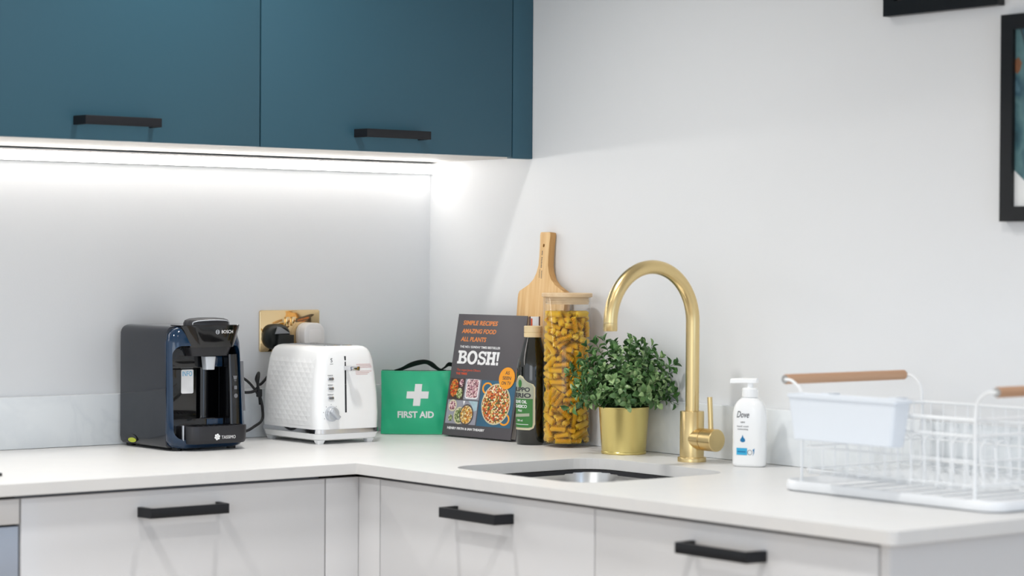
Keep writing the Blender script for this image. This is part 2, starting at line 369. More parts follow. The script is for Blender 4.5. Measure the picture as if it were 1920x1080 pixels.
t = thing('filler_strip', 'narrow pale grey panel strip above the oven at far left', 'panel', (-1.575, 0, 0))
b = B(); b.box(-.2985, .2985, -.605, -.587, -.0675, -.0265, .0006); b.done('panel', M['grey'], t)
# along the right wall: rz=-90 turns the front to -X; local x = -world y
t = base_unit('base_cabinet', 'pale grey base cabinet in front of the sink, left of the other drawer front', .6725, 1.2625, -90, (0, 0, 0)); door(t, .6725, 1.2625, hx=.9755)
t = base_unit('base_cabinet', 'pale grey base cabinet at the free end below the dish rack', 1.2625, 1.868, -90, (0, 0, 0)); door(t, 1.2625, 1.8675, hx=1.568)
b = B(); b.box(-.605, -.002, -1.888, -1.870, -.9, -.0205, .0006); o = b.done('end_panel', M['grey']); tag(o, 'pale grey end panel closing the cabinet run below the dish rack', 'panel')
b = B(); b.box(-2.4, -.54, -.556, -.54, -.898, -.752); o = b.done('plinth', M['grey']); tag(o, 'pale grey plinth under the cabinets of the left wall', 'plinth')
b = B(); b.box(-.556, -.54, -1.868, -.558, -.898, -.752); o = b.done('plinth', M['grey']); tag(o, 'pale grey plinth under the sink-side cabinets', 'plinth')

# ------------------------------------------------------------------ wall cabinets
def wall_unit(label, x0, x1, hx):
    t = thing('wall_cabinet', label, 'cabinet', (0, 0, 0))
    b = B(); b.box(x0+.0006, x1-.0006, -.333, -.0005, .578, 1.298, .0005); b.done('carcass', M['tealb'], t, smooth=False)
    door(t, x0, x1, .5775, 1.298, hx, .611, -.353, -.334, 'teal', hh=.008)
wall_unit('teal wall cabinet in the middle of the three, above the toaster', -.659, -.0535, -.3643)
wall_unit('teal wall cabinet above the coffee machine', -1.2625, -.659, -.968)
wall_unit('teal wall cabinet above the hob at the far left edge', -1.868, -1.2625, -1.56)
b = B(); b.box(-.0525, -.0008, -.353, -.334, .575, 1.298, .0006); o = b.done('filler_strip', M['teal']); tag(o, 'narrow teal filler strip between the wall cabinets and the right wall', 'panel')
b = B(); b.box(-.0525, -.0008, -.333, -.0005, .578, .594); o = b.done('soffit_panel', M['tealb']); tag(o, 'small pale panel closing the cabinet underside at the corner', 'panel')
t = thing('led_strip', 'glowing LED light strip under the teal wall cabinets along the wall', 'light', (-.95, 0, 0))
b = B(); b.box(-.93, .948, -.030, -.001, .5712, .5742); b.box(-.93, .948, -.0158, -.001, .5526, .5712); b.done('housing', M['ledh'], t, smooth=False)
b = B(); b.prism([(-.0285, .5711), (-.0285, .562), (-.0200, .5527), (-.0160, .5527), (-.0160, .5711)], -.93, .948, 0, plane='YZ'); b.done('diffuser', M['led'], t)

# ------------------------------------------------------------------ picture frames
def picture(label, y0, z0, w, h, m, extra=None):
    t = thing('picture_frame', label, 'picture', (0, y0, z0), -90)
    bw = .0245; b = B()
    P0 = [(0, 0), (w, 0), (w, h), (0, h)]; P1 = [(bw, bw), (w-bw, bw), (w-bw, h-bw), (bw, h-bw)]
    b.loft([[Vector((x, y, z)) for x, z in P] for P, y in ((P0, -.001), (P0, -.018), (P1, -.018), (P1, -.001))], closed=True); b.done('frame', M['framem'], t, smooth=False)
    b = B(); b.box(bw, w-bw, -.010, -.002, bw, h-bw); b.done('artwork', m, t, smooth=False)
    if extra: extra(t, bw, w, h)
    b = B(); b.box(bw, w-bw, -.0125, -.0115, bw, h-bw); b.done('glass_pane', M['glass'], t, smooth=False)
a1 = art('dark_print_art', ['#08090b', '#11151a', '#3a2626', '#2c3a3c', '#101216'], 9, 2); a2 = art('teal_print_art', ['#10262e', '#39606a', '#5d8286', '#2f5363', '#8db8c8', '#3a4a48'], 7, 3)
picture('black framed dark picture cut by the top edge of the photo', -1.330, .790, .251, .34, a1)
def ex(t, bw, w, h):
    decal('print_shape', [(bw, bw), (w-bw, bw), (w-bw, .030), (.07, .046), (.045, .066), (bw, .083)], -.0101, M['print_w'], t)
    decal('print_shape', [(bw, h-.094), (bw, h-.074), (.031, h-.070), (.038, h-.080), (.034, h-.092), (.029, h-.097)], -.0101, mat('rust_print', '#8a5a3c', .6, var=.4, vscale=60), t)
    for k in range(3): decal('print_line', [(.034+.008*k, h-bw), (.036+.008*k, h-bw), (.062+.008*k, h-.09), (.058+.008*k, h-.09)], -.0102, M['print_d'], t)
picture('black framed picture with teal artwork at the right edge of the photo', -1.5874, .4355, .251, .337, a2, ex)

# ------------------------------------------------------------------ socket and plugs
t = thing('wall_socket', 'polished brass double socket plate on the wall behind the toaster', 'socket', (-.364, 0, .2175))
b = B(); b.prism(rrect(-.0735, .0735, -.043, .043, .004), -.0045, -.0003, .0012); b.done('plate', M['mirror'], t)
for x in (-.0075, .0075):
    b = B(); b.box(x-.0045, x+.0045, -.0085, -.0046, .010, .029, .001); tag(b.done('switch', M['mirror'], t), 'small brass rocker switch')
for x in (-.066, .066):
    b = B(); b.lathe([(.003, 0), (.003, .001)], 12); o = b.done('screw', M['mirror'], t); o.location = (x, -.0046, 0); o.rotation_euler = (PI/2, 0, 0)
t = thing('power_plug', 'white rounded plug in the right side of the brass socket', 'plug', (-.3235, -.0049, .206))
b = B(); P = rrect(-.026, .026, -.026, .028, .02, 8)
b.loft([[Vector((x*k, y, z*k)) for x, z in P] for k, y in ((1.0, 0), (1.0, -.010), (.97, -.0105), (.97, -.012), (1.0, -.0125), (1.0, -.027), (.95, -.0305), (.86, -.0315))]); b.done('body', M['plugw'], t)
b = B(); b.prism(rrect(-.016, .016, -.012, .014, .006), -.0316, -.0325, .0003); b.done('grip_panel', M['plugw'], t)
b = B(); b.tube(curve_pts([(0, -.014, -.025), (.0, -.018, -.06), (.01, -.020, -.12), (.012, -.020, -.17), (.02, -.022, -.202)]), .003); tag(b.done('cord', M['plugw'], t), 'white cord leading down behind the toaster')
t = thing('mains_lead', 'black mains lead looping beside the toaster, its plug in the left socket', 'cable', (-.4015, -.0049, .206))
b = B(); P = rrect(-.029, .029, -.026, .026, .022, 8)
b.loft([[Vector((x*k, y, z*k)) for x, z in P] for k, y in ((1.0, 0), (1.02, -.008), (.9, -.018), (.75, -.022))]); pl = b.done('plug', M['plugb'], t)
b = B(); b.prism([(-.012, -.024), (.022, -.02), (.028, -.012), (.028, .004), (-.010, .006)], -.031, -.018, .002); b.done('plug_grip', M['plugb'], pl)
b = B(); b.prism([(-.014, .006), (.022, .0065), (.0, .019), (-.008, .021)], -.028, -.018, .002); tag(b.done('plug_flap', M['plugg'], pl), 'grey finger loop on the plug')
ox, oy, oz = -.4015, -.0049, .206
path = [(-.39, -.022, .185), (-.41, -.024, .15), (-.445, -.022, .11), (-.462, -.03, .12), (-.466, -.045, .134), (-.472, -.055, .128), (-.477, -.06, .110), (-.471, -.06, .085), (-.466, -.06, .065), (-.472, -.07, .042), (-.49, -.075, .03), (-.52, -.07, .018), (-.56, -.05, .03), (-.565, -.04, .09), (-.535, -.05, .100), (-.503, -.06, .096), (-.484, -.062, .099), (-.476, -.055, .104)]
b = B(); b.tube([Vector(p)-Vector((ox, oy, oz)) for p in curve_pts(path)], .0029, 10); b.done('cable', M['rubber'], t)
path = [(-.56, -.03, .14), (-.53, -.05, .135), (-.506, -.06, .122), (-.487, -.06, .105), (-.473, -.06, .088), (-.468, -.05, .1), (-.468, -.055, .07)]
b = B(); b.tube([Vector(p)-Vector((ox, oy, oz)) for p in curve_pts(path)], .0027, 10); b.done('cable', M['rubber'], t)
b = B(); b.box(-.0055, .0055, -.004, .004, -.008, .008, .002); o = b.done('cable_tie', M['rubber'], t); o.location = (-.4735-ox, -.06-oy, .094-oz)

# ------------------------------------------------------------------ coffee machine
t = thing('coffee_machine', 'black and navy pod coffee machine standing left of the white toaster', 'coffee machine', (-.684, -.12, 0))
def sec(z, x0, x1, y0, y1, rf, rb): return [Vector((a, q, z)) for a, q in rrect(x0, x1, y0, y1, (rf, rb, rb, rf), 6)]
b = B()
Z = [(.006, .004), (.010, .001), (.02, 0), (.20, 0), (.222, .0003), (.227, .0014), (.231, .0032), (.234, .0056), (.2362, .0090), (.2375, .014)]
b.loft([sec(z, -.090+i, .079-.012*(z/.2375)**2-i, -.086, .099-i, .002, .010) for z, i in Z]); body = b.done('body', M['cslate'], t)
b = B(); fr_ = [(.004, .022), (.0065, .012), (.012, .005), (.02, .001), (.035, 0), (.205, 0), (.222, .003), (.231, .010), (.2355, .018), (.2375, .026)]
b.loft([sec(z, -.0905+i, .0795-.012*(z/.2375)**2-i, -.103-.010*(1-z/.2375)+i*.4, -.0855, .022, .0008) for z, i in fr_]); frame = b.done('front_frame', M['cnavy'], t)
c = B(); c.prism(rrect(-.0840, .065, .022, .200, .018, 6), -.2, -.0, 0); cut = c.done('c', None); cut.location = (-.684, -.12, W)
c = B(); c.prism(rrect(-.0840, .065, .022, .200, .018, 6), -.2, -.028, 0); cut2 = c.done('c', None); cut2.location = (-.684, -.12, W)
bpy.context.view_layer.update()
boolean(frame, [cut]); boolean(body, [cut2])
frame.data.materials.clear(); frame.data.materials.append(M['cnavy']); body.data.materials.clear(); body.data.materials.append(M['cslate'])
b = B(); b.box(-.0835, .0645, -.038, -.0285, .024, .199); b.done('back_panel', M['cblack'], t, smooth=False)
b = B(); b.prism(rrect(-.080, -.010, .058, .1555, .004), -.066, -.039, .002); tk = b.done('side_block', M['cblack'], t)
decal('sticker', rrect(-.0455, -.0185, .107, .153, .003), -.0662, M['print_w'], tk)
text('lettering', 'INFO', .0135, -.043, .1405, -.0666, M['print_b'], tk, width=.0215)
b = B(); b.lathe([(.014, .05), (.014, .155)], 24, (.012, -.048, 0)); b.done('brew_column', M['cblack'], t)
b = B(); b.box(-.082, .0395, -.078, -.039, .156, .199, .002); b.done('upper_bridge', M['cblack'], t)
b = B(); b.box(.012, .038, -.0795, -.0782, .158, .178, .0004); tag(b.done('bridge_trim', M['cnavy'], t), 'navy panel beside the nozzle')
b = B(); b.box(-.082, .0395, -.085, -.039, .024, .060, .002); b.done('tray_support', M['cblack'], t)
b = B(); b.box(.000, .036, -.0865, -.0852, .036, .058, .0004); tag(b.done('support_trim', M['cnavy'], t), 'navy panel above the drip tray')
b = B(); b.loft([ring(.040, .0635, -.108, -.06, .005, .045), ring(.040, .062, -.105, -.06, .005, .12), ring(.040, .0605, -.100, -.06, .005, .182)]); cp_ = b.done('control_strip', M['cblack'], t)
# cup icons on the strip
b = B(); yy = -.1056
b.prism([(.047, .1405), (.056, .1405), (.0545, .1335), (.0485, .1335)], -.1046, -.1050); b.prism(rrect(.049, .054, .1305, .1318, .0004), -.1052, -.1056)
b.prism(rrect(.0485, .055, .1145, .1215, .001), -.1060, -.1064)
b.prism(ellip(.052, .102, .0042, .0042, 20), -.1068, -.1072); tag(b.done('icon', M['cgrey'], cp_, smooth=False), 'small pale drink symbols')
# brewing head
def harc(hw, y0, dep, z, n=16, cx=.0, p=.55):
    return [Vector((cx+hw*math.copysign(abs(math.cos(a))**p, math.cos(a)), y0-dep*abs(math.sin(a))**p, z)) for a in [PI+PI*k/n for k in range(n+1)]][::1]+[Vector((cx+hw, y0+.02, z)), Vector((cx-hw, y0+.02, z))]
b = B(); b.loft([harc(.0515, -.082, .030, .197, cx=.002), harc(.0550, -.082, .032, .206, cx=.001), harc(.0640, -.082, .035, .232, cx=-.001), harc(.0660, -.082, .035, .2385, cx=-.001), harc(.0655, -.082, .034, .2395, cx=-.001)]); hd = b.done('brewing_head', M['cblack'], t)
text('lettering', 'BOSCH', .0088, .0135, .2235, -.1172, M['print_w'], hd, width=.025)
b = B(); b.loft([[Vector((.0045+q*math.cos(a), -.1168+dy, .2262+q*math.sin(a))) for a in [2*PI*k/24 for k in range(24)]] for q, dy in ((.0042, 0), (.0042, -.0006), (.0034, -.0006), (.0034, 0))], closed=True)
b.box(.0023, .0031, -.1175, -.1168, .2236, .2288); b.box(.0059, .0067, -.1175, -.1168, .2236, .2288); b.box(.0031, .0059, -.1175, -.1168, .2258, .2266); b.done('logo', M['silver'], hd, smooth=False)
b = B(); b.loft([harc(.0425, -.080, .022, .180, cx=.001), harc(.0500, -.080, .027, .199, cx=.001)]); b.done('head_underside', M['cdark'], t)
b = B(); b.loft([ring(-.010, .009, -.101, -.083, .004, .1535), ring(-.0125, .0115, -.102, -.082, .004, .1785)]); b.done('nozzle', M['silver'], t)
b = B(); b.loft([[Vector((.003+.049*k*math.cos(a), -.078+.028*k*math.sin(a), z)) for a in [2*PI*i/32 for i in range(32)]] for k, z in ((1.0, .238), (1.0, .243), (.93, .2485), (.75, .2515), (.4, .253))]); kn = b.done('lid_grip', M['cdark'], t)
b = B(); b.tube([(.003+.040*math.cos(a), -.0745-.0325*max(0, 1-abs(math.cos(a))**3*.4), .2402+.0085*max(0, math.sin(a))**.5) for a in [PI*k/24 for k in range(25)]], .0011, 8); b.done('trim_arc', M['silver'], kn)
b = B(); b.loft([ring(.0700, .0790, -.1000, -.088, .002, .072), ring(.0660, .0752, -.0975, -.084, .002, .168)]); b.done('side_trim', M['cgrey'], t)
# drip tray
def tr(z, k): return [Vector((.003+.0665*k*math.copysign(abs(math.cos(a))**.35, math.cos(a)), -.085-.048*k*abs(math.sin(a))**.35, z)) for a in [PI+PI*i/18 for i in range(19)]]+[Vector((.069, -.03, z)), Vector((-.063, -.03, z))]
b = B(); b.loft([tr(.0135, .93), tr(.0155, .965), tr(.020, .985), tr(.044, 1.0), tr(.047, .99)]); dt_ = b.done('drip_tray', M['cdark'], t)
for k in range(9):
    b = B(); b.box(-.045+k*.0115, -.040+k*.0115, -.12, -.05, .0471, .0482, .0004); b.done('grate_bar', M['cblack'], dt_)
text('lettering', 'TASSIMO', .0088, .0045, .0225, -.1334, M['print_w'], dt_, width=.031)
b = B()
for k in range(6):
    a = PI/3*k+.3; b.prism(ellip(-.005+.0042*math.cos(a), .0265+.0042*math.sin(a), .0021, .0021, 14), -.1330, -.1336)
b.prism(ellip(-.005, .0265, .0018, .0018, 12), -.1330, -.1336); b.done('logo', M['print_w'], dt_, smooth=False)
b = B(); b.box(-.0675, -.0650, -.112, -.107, .020, .049, .0008); tag(b.done('tray_bracket', M['silver'], t), 'thin silver bracket')
b = B(); b.prism([(a, q) for a, q in ellip(.045, .016, .021, .0085)], -.0915, -.0895, 0, plane='YZ'); tag(b.done('disc_slot', M['cblack'], t), 'dark oval slot low on the side')
b = B(); b.prism([(a, q) for a, q in ellip(.040, .0135, .015, .0045)], -.0925, -.0916, 0, plane='YZ'); tag(b.done('cleaning_disc', M['lime'], t), 'lime yellow cleaning disc')
for x, y in ((-.066, -.085), (.055, -.085), (-.072, .08), (.055, .08)):
    b = B(); b.lathe([(.009, 0), (.009, .0065)], 16, (x, y, 0)); b.done('foot', M['rubber'], t)

# ------------------------------------------------------------------ toaster
t = thing('toaster', 'white two-slice toaster with quilted sides and chrome band', 'toaster', (-.381, -.1445, 0))
def hw(z): return float(np.interp(z, [.03, .06, .10, .14, .165, .180, .188, .192, .1935], [.0765, .0780, .0762, .0712, .0665, .0625, .059, .054, .047]))
def hd_(z): return float(np.interp(z, [.03, .17, .184, .190, .1935], [.105, .1005, .0965, .092, .0845]))
zs = [.030, .045, .06, .08, .10, .12, .14, .155, .165, .175, .182, .188, .192, .1935]
b = B(); b.loft([ring(-hw(z), hw(z), -hd_(z), hd_(z), .020, z) for z in zs]); bd = b.done('body', M['white'], t, ang=50)
cs = []
for x in (-.018, .018):
    c = B(); c.box(x-.0125, x+.0125, -.064, .064, .12, .25); q = c.done('c', None); q.location = (-.381, -.1445, W); cs.append(q)
bpy.context.view_layer.update(); boolean(bd, cs); bd.data.materials.clear(); bd.data.materials.append(M['white'])
for x in (-.018, .018):
    b = B(); r1 = rrect(x-.0145, x+.0145, -.066, .066, .003); r2 = rrect(x-.0122, x+.0122, -.0637, .0637, .002)
    b.loft([[Vector((a, q, z)) for a, q in P] for P, z in ((r1, .1936), (r1, .1948), (r2, .1948), (r2, .1936))], closed=True); b.done('slot_rim', M['chrome'], t)
    b = B(); b.box(x-.0122, x+.0122, -.0637, .0637, .1205, .124); b.done('slot_floor', M['dark'], t, smooth=False)
for sx in (-1, 1):                       # quilted sides: faceted diamonds
    bm = bmesh.new(); nu, nv = 16, 14; G = {}
    for i in range(nu+1):
        for j in range(nv+1):
            y = -.082+.164*i/nu; z = .036+.134*j/nv; edge = i in (0, nu) or j in (0, nv)
            o_ = .0004 if edge else (.0015 if (i+j) % 2 else .0009)
            G[i, j] = bm.verts.new((sx*(hw(z)+o_), y, z))
    for i in range(nu):
        for j in range(nv):
            a, c, d, e = G[i, j], G[i+1, j], G[i+1, j+1], G[i, j+1]
            if (i+j) % 2: bm.faces.new((a, c, e)); bm.faces.new((c, d, e))
            else: bm.faces.new((a, c, d)); bm.faces.new((a, d, e))
    b = B(); b.merge(bm); o = b.done('quilted_panel', M['white'], t, smooth=False)
b = B(); b.loft([ring(-.0775, .0775, -.106, .106, .021, .0205), ring(-.0785, .0785, -.107, .107, .022, .0215), ring(-.0785, .0785, -.107, .107, .022, .0295), ring(-.0765, .0765, -.105, .105, .020, .0300)]); b.done('chrome_band', M['chrome'], t)
b = B(); b.loft([ring(-.070, .070, -.0985, .0985, .018, .0075), ring(-.074, .074, -.1025, .1025, .02, .010), ring(-.077, .077, -.1055, .1055, .021, .0204)]); b.done('base', M['white'], t)
for x in (-.060, .058):
    for y in (-.087, .087):
        b = B(); b.loft([ring(x-.0065, x+.0065, y-.0065, y+.0065, .003, 0), ring(x-.009, x+.009, y-.009, y+.009, .003, .0078)]); b.done('foot', M['white'], t)
def ty(z): return -hd_(z)
def tf(x, y, z): return (x, y+(ty(z)), z)           # carries flat marks onto the sloping end face
def sl(o):
    for v in o.data.vertices: v.co.y += ty(v.co.z)
    return o
b = B(); b.box(-.0105, -.0065, -.0007, .002, .062, .118, .0006); b.box(-.0105, -.0065, -.0007, .002, .1181, .174, .0006); sl(b.done('lever_slot', M['dark'], t))
b = B(); b.box(-.0125, -.0045, ty(.15)-.020, ty(.15)-.0007, .146, .155, .001); b.box(-.0155, .0055, ty(.15)-.032, ty(.15)-.020, .1455, .1555, .002); b.done('lever', M['chrome'], t)
for z, w_ in ((.1295, 'CANCEL'), (.1105, 'REHEAT'), (.0915, 'DEFROST')):
    b = B(); b.prism(rrect(-.0515, -.0375, z-.0037, z+.0037, .0036), -.0022, .001, .0008); bt = sl(b.done('button', M['chrome'], t))
    b = B(); b.prism(rrect(-.0495, -.0395, z-.0022, z+.0022, .0021), -.0026, -.0021, 0); tag(sl(b.done('button_face', M['cgrey'], bt)), 'grey button face')
    text('lettering', w_, .0034, -.0445, z+.0057, -.0002, M['print_d'], t, align='CENTER', fn=tf)
def disc(name, cx, cz, prof, m, par, n=36):
    b = B(); b.loft([[Vector((cx+r*math.cos(2*PI*k/n), y, cz+r*math.sin(2*PI*k/n))) for k in range(n)] for r, y in prof]); return b.done(name, m, par)
kb = disc('knob', -.0435, .0605, ((.0150, ty(.06)-.0002), (.0150, ty(.06)-.004), (.0135, ty(.06)-.006), (.0132, ty(.06)-.009), (.0122, ty(.06)-.010)), M['silver'], t)
b = B(); b.box(-.0125, .0125, -.0085, 0, -.0042, .0042, .001); g = b.done('knob_grip', M['silver'], kb); g.location = (-.0435, ty(.06)-.0095, .0605); g.rotation_euler = (0, math.radians(42), 0)
b = B()
for k in range(7):
    a = math.radians(210-40*k); b.prism(ellip(-.0435+.0185*math.cos(a), .0605+.0185*math.sin(a), .0005, .0009, 8), -.0002, .0004)
sl(b.done('dial_marks', M['print_d'], t, smooth=False))
text('lettering', 'S', .0115, -.0415, .1625, -.0002, M['print_d'], t, align='CENTER', fn=tf)
b = B(); b.box(-.045, -.038, -.0004, .0004, .1588, .1594); sl(b.done('print_line', M['print_d'], t, smooth=False))
b = B()
for x0, x1, z in ((.024, .055, .1565), (.024, .057, .1535), (.023, .058, .1505), (.022, .058, .1425), (.022, .052, .1395), (.023, .048, .1365)): b.box(x0-.006, x1-.003, -.0004, .0004, z, z+.0011)
tag(sl(b.done('warning_print', M['print_pink'], t, smooth=False)), 'faint pink lines of small warning text')

# ------------------------------------------------------------------ first aid bag
t = thing('first_aid_bag', 'green vinyl first aid bag with white cross and black strap', 'bag', (-.121, -.1153, 0), -38.5)
def puff(x, z, top=.1325):
    u, v = x/.075, (z-.066)/.066
    return .030-.008+.010*(1-abs(u)**2.5)*(1-abs(v)**2.5)+.0016*math.sin(18*u+4*v)*math.exp(-3*(1-abs(u)))+.0012*noise.noise(Vector((x*50, z*50, 1)))
bm = bmesh.new(); nx, nz = 30, 26; F = {}; K = {}
def bx(i, j):
    u = -1+2*i/nx; v = j/nz; x = u*.074*(1-.02*math.sin(PI*v))+.0035+(.008*v*(u+1)/2-.006*(1-v)*(u+1)/2); z = .002+.1305*v-.0012*math.sin(PI*(u+1)/2)*v
    return x, z
for i in range(nx+1):
    for j in range(nz+1):
        x, z = bx(i, j); F[i, j] = bm.verts.new((x, -puff(x, z), z)); K[i, j] = bm.verts.new((x, puff(x, z)*.55, z))
for i in range(nx):
    for j in range(nz):
        bm.faces.new((F[i, j], F[i+1, j], F[i+1, j+1], F[i, j+1])); bm.faces.new((K[i, j], K[i, j+1], K[i+1, j+1], K[i+1, j]))
for i in range(nx):
    for j in (0, nz): bm.faces.new((F[i, j], F[i+1, j], K[i+1, j], K[i, j]))
for j in range(nz):
    for i in (0, nx): bm.faces.new((F[i, j], F[i, j+1], K[i, j+1], K[i, j]))
b = B(); b.merge(bm); b.done('pouch', M['vinyl'], t, ang=60)
def fy(x, z): return -puff(x, z)
loop = [bx(i, 0) for i in range(0, nx, 2)]+[bx(nx, j) for j in range(0, nz, 2)]+[bx(i, nz) for i in range(nx, 0, -2)]+[bx(0, j) for j in range(nz, 0, -2)]
b = B(); b.tube([(x, fy(x, z)+.0012, z) for x, z in loop], .0017, 8, closed=True); b.done('piping', M['vinyl'], t)
b = B(); b.tube([(x, puff(x, z)*.55-.001, z) for x, z in loop], .0017, 8, closed=True); tag(b.done('piping', M['dkgreen'], t), 'dark green rear edge piping')
b = B(); x, z = bx(0, 13); b.box(x-.0022, x+.001, -.012, .004, .05, .105, .001); tag(b.done('side_tab', M['dkgreen'], t), 'dark green fabric tab on the left side')
def bagfn(x, y, z): return (x, fy(x, z)+y, z)
cx, cz = .0055, .0835
def cross(a, w): return [(-w, -a), (w, -a), (w, -w), (a, -w), (a, w), (w, w), (w, a), (-w, a), (-w, w), (-a, w), (-a, -w), (-w, -w)]
decal('cross', [(cx+x+.10*z, cz+z) for x, z in cross(.0228, .0074)], -.0006, M['print_w'], t, fn=bagfn)
text('lettering', 'FIRST AID', .0185, .0018, .036, -.0007, M['print_w'], t, width=.076, bold=.0006, align='CENTER', fn=bagfn)
def ribbon(name, P, wv, th, m, par):
    """flat strap: centre line P, half-width vectors wv"""
    C = curve_pts(P, 6); Wv = curve_pts(wv, 6); rings = []
    for i, (p, w_) in enumerate(zip(C, Wv)):
        d = (C[min(i+1, len(C)-1)]-C[max(i-1, 0)]).normalized(); n_ = d.cross(w_).normalized()*th/2
        rings.append([p+w_+n_, p-w_+n_, p-w_-n_, p+w_-n_])
    b = B(); b.loft(rings); return b.done(name, m, par, smooth=False)
ribbon('strap', [(-.045, -.004, .1335), (-.030, -.004, .1365), (-.012, -.004, .1445), (.006, -.004, .1500), (.022, -.004, .1515), (.036, -.004, .145), (.050, -.004, .136), (.064, -.004, .1345)],
       [(0, .009, -.001), (0, .008, -.003), (.0, .006, -.005), (0, .006, -.0052), (0, .006, -.0045), (.0, .006, -.006), (0, .008, -.003), (0, .009, 0)], .0012, M['web'], t)
ribbon('strap', [(.050, .004, .1345), (.060, .003, .139), (.069, .002, .1465), (.080, .002, .145)], [(0, .008, 0), (0, .008, -.002), (0, .006, -.004), (0, .006, -.004)], .0012, M['web'], t)

# ------------------------------------------------------------------ cookbook
BW, BH, BT = .2055, .2545, .019
t = thing('cookbook', 'charcoal hardback cookbook titled in white leaning beside the green bag', 'book', (-.115, -.202, .0038), -84.86, -10.5)
b = B(); b.box(0, BW, 0, .0025, 0, BH, .0006); cv = b.done('front_cover', M['book'], t)
b = B(); b.box(0, BW, BT-.0025, BT, 0, BH, .0006); b.done('back_cover', M['book'], t)
b = B(); b.box(-.0015, .0012, 0, BT, 0, BH, .0006); b.done('spine', M['book'], t)
b = B(); b.box(.0015, BW-.003, .0026, BT-.0026, .003, BH-.003); b.done('page_block', M['pages'], t, smooth=False)
for (a, z) in ((.016, .2325), (.0155, .2148), (.0158, .1975)): pass
text('lettering', 'SIMPLE RECIPES', .0128, .0165, .2318, -.0001, M['print_or'], cv, width=.1045, bold=.0003, shear=.15)
text('lettering', 'AMAZING FOOD', .0128, .0158, .2145, -.0001, M['print_or'], cv, width=.1035, bold=.0003, shear=.15)
text('lettering', 'ALL PLANTS', .0128, .0160, .1975, -.0001, M['print_or'], cv, width=.077, bold=.0003, shear=.15)
text('lettering', 'THE NO.1 SUNDAY TIMES BESTSELLER', .0066, .0165, .1835, -.0001, M['print_w'], cv, width=.122, bold=.0001)
# slab-serif title, drawn as outlines
S_ = .0275; z0 = .150
def slab(polys, x, w):
    os_ = []
    for i, P in enumerate(polys):
        b = B(); b.prism([(x+a*w, z0+c*S_) for a, c in P], .0003-.00001*i, -.0005-.00001*i); os_.append(b.done('title_letter', M['print_w'], None, smooth=False))
    bpy.context.view_layer.update()
    o = os_[0]
    if len(os_) > 1: boolean(o, os_[1:], 'UNION')
    o.data.shade_flat(); o.data.materials.clear(); o.data.materials.append(M['print_w']); o.name = 'title_letter'
    o.parent = cv; o.location = (0, 0, 0)
    return o
def arcpoly(cx, cz, rx, rz, tx, tz, a0, a1, n=12):
    A = [math.radians(a0+(a1-a0)*k/n) for k in range(n+1)]
    return [(cx+rx*math.cos(a), cz+rz*math.sin(a)) for a in A]+[(cx+(rx-tx)*math.cos(a), cz+(rz-tz)*math.sin(a)) for a in reversed(A)]
slab([[(.0, 0), (.45, 0), (.45, .18), (0, .18)], [(0, .82), (.45, .82), (.45, 1), (0, 1)], [(.12, .1), (.38, .1), (.38, .9), (.12, .9)], [(.38, 0), (.55, 0), (.55, .18), (.38, .18)], [(.38, .82), (.55, .82), (.55, 1), (.38, 1)], [(.38, .43), (.55, .43), (.55, .59), (.38, .59)],
      arcpoly(.55, .75, .36, .25, .24, .13, -90, 90), arcpoly(.58, .28, .42, .28, .25, .14, -90, 90)], .0145, .0285)
slab([arcpoly(.5, .5, .5, .53, .24, .19, 0, 359.9, 28)], .0435, .0305)
slab([arcpoly(.5, .73, .46, .29, .24, .17, 20, 270), arcpoly(.5, .28, .48, .31, .25, .17, -160, 90), [(.78, .66), (.95, .66), (.95, 1.0), (.80, 1.0)], [(.05, 0), (.2, 0), (.22, .36), (.05, .36)]], .0755, .0255)
slab([[(0, 0), (.44, 0), (.44, .18), (0, .18)], [(0, .82), (.44, .82), (.44, 1), (0, 1)], [(.09, .1), (.35, .1), (.35, .9), (.09, .9)], [(.56, 0), (1, 0), (1, .18), (.56, .18)], [(.56, .82), (1, .82), (1, 1), (.56, 1)], [(.65, .1), (.91, .1), (.91, .9), (.65, .9)], [(.3, .42), (.7, .42), (.7, .6), (.3, .6)]], .1012, .0285)
slab([[(.1, 1), (.9, 1), (.72, .32), (.28, .32)], [(.2, 0), (.8, 0), (.8, .22), (.2, .22)]], .1305, .0095)
text('lettering', 'The vegan Jamie Olivers', .0068, .0165, .1350, -.0001, M['print_red'], cv, width=.072)
text('lettering', 'THE TIMES', .0062, .0155, .1272, -.0001, M['print_red'], cv, width=.034, bold=.0002)
photo_g = mat('photo_grey_cloth', '#9b9ba6', .4, var=.2, vscale=60); photo_d = mat('photo_dark_board', '#4a3e3b', .4, var=.3, vscale=50); photo_b = mat('photo_blue_board', '#3b657f', .4, var=.3, vscale=25)
def pict(x0, x1, z0_, z1, m): return decal('cover_photo', [(x0, z0_), (x1, z0_), (x1, z1), (x0, z1)], 0, m, cv)
p1 = pict(.0035, .046, .0755, .119, photo_d); p2 = pict(.049, .0955, .0755, .119, photo_g); p3 = pict(.0035, .095, .0245, .0735, photo_g); p4 = pict(.0985, .1995, .0235, .1185, photo_b)
f_red = food('salad_mix', ['#c53d1f', '#e2672a', '#8c2c1b', '#d9a046', '#5c7a34'], 420); f_pur = food('berry_mix', ['#f0d9d9', '#8a4a58', '#c99aa6', '#5a2f3c', '#e7c9c4'], 420)
f_mix = food('roast_mix', ['#d98a3c', '#e8d08a', '#b4452a', '#4c6a34', '#f1e2c0', '#7a3a2a', '#d4622e'], 330); f_grn = food('green_mix', ['#7d8f4a', '#cfd3a8', '#4e5f33'], 420); f_yel = food('corn_mix', ['#e3b34a', '#efe0b0', '#8a6a34', '#c97a38'], 420)
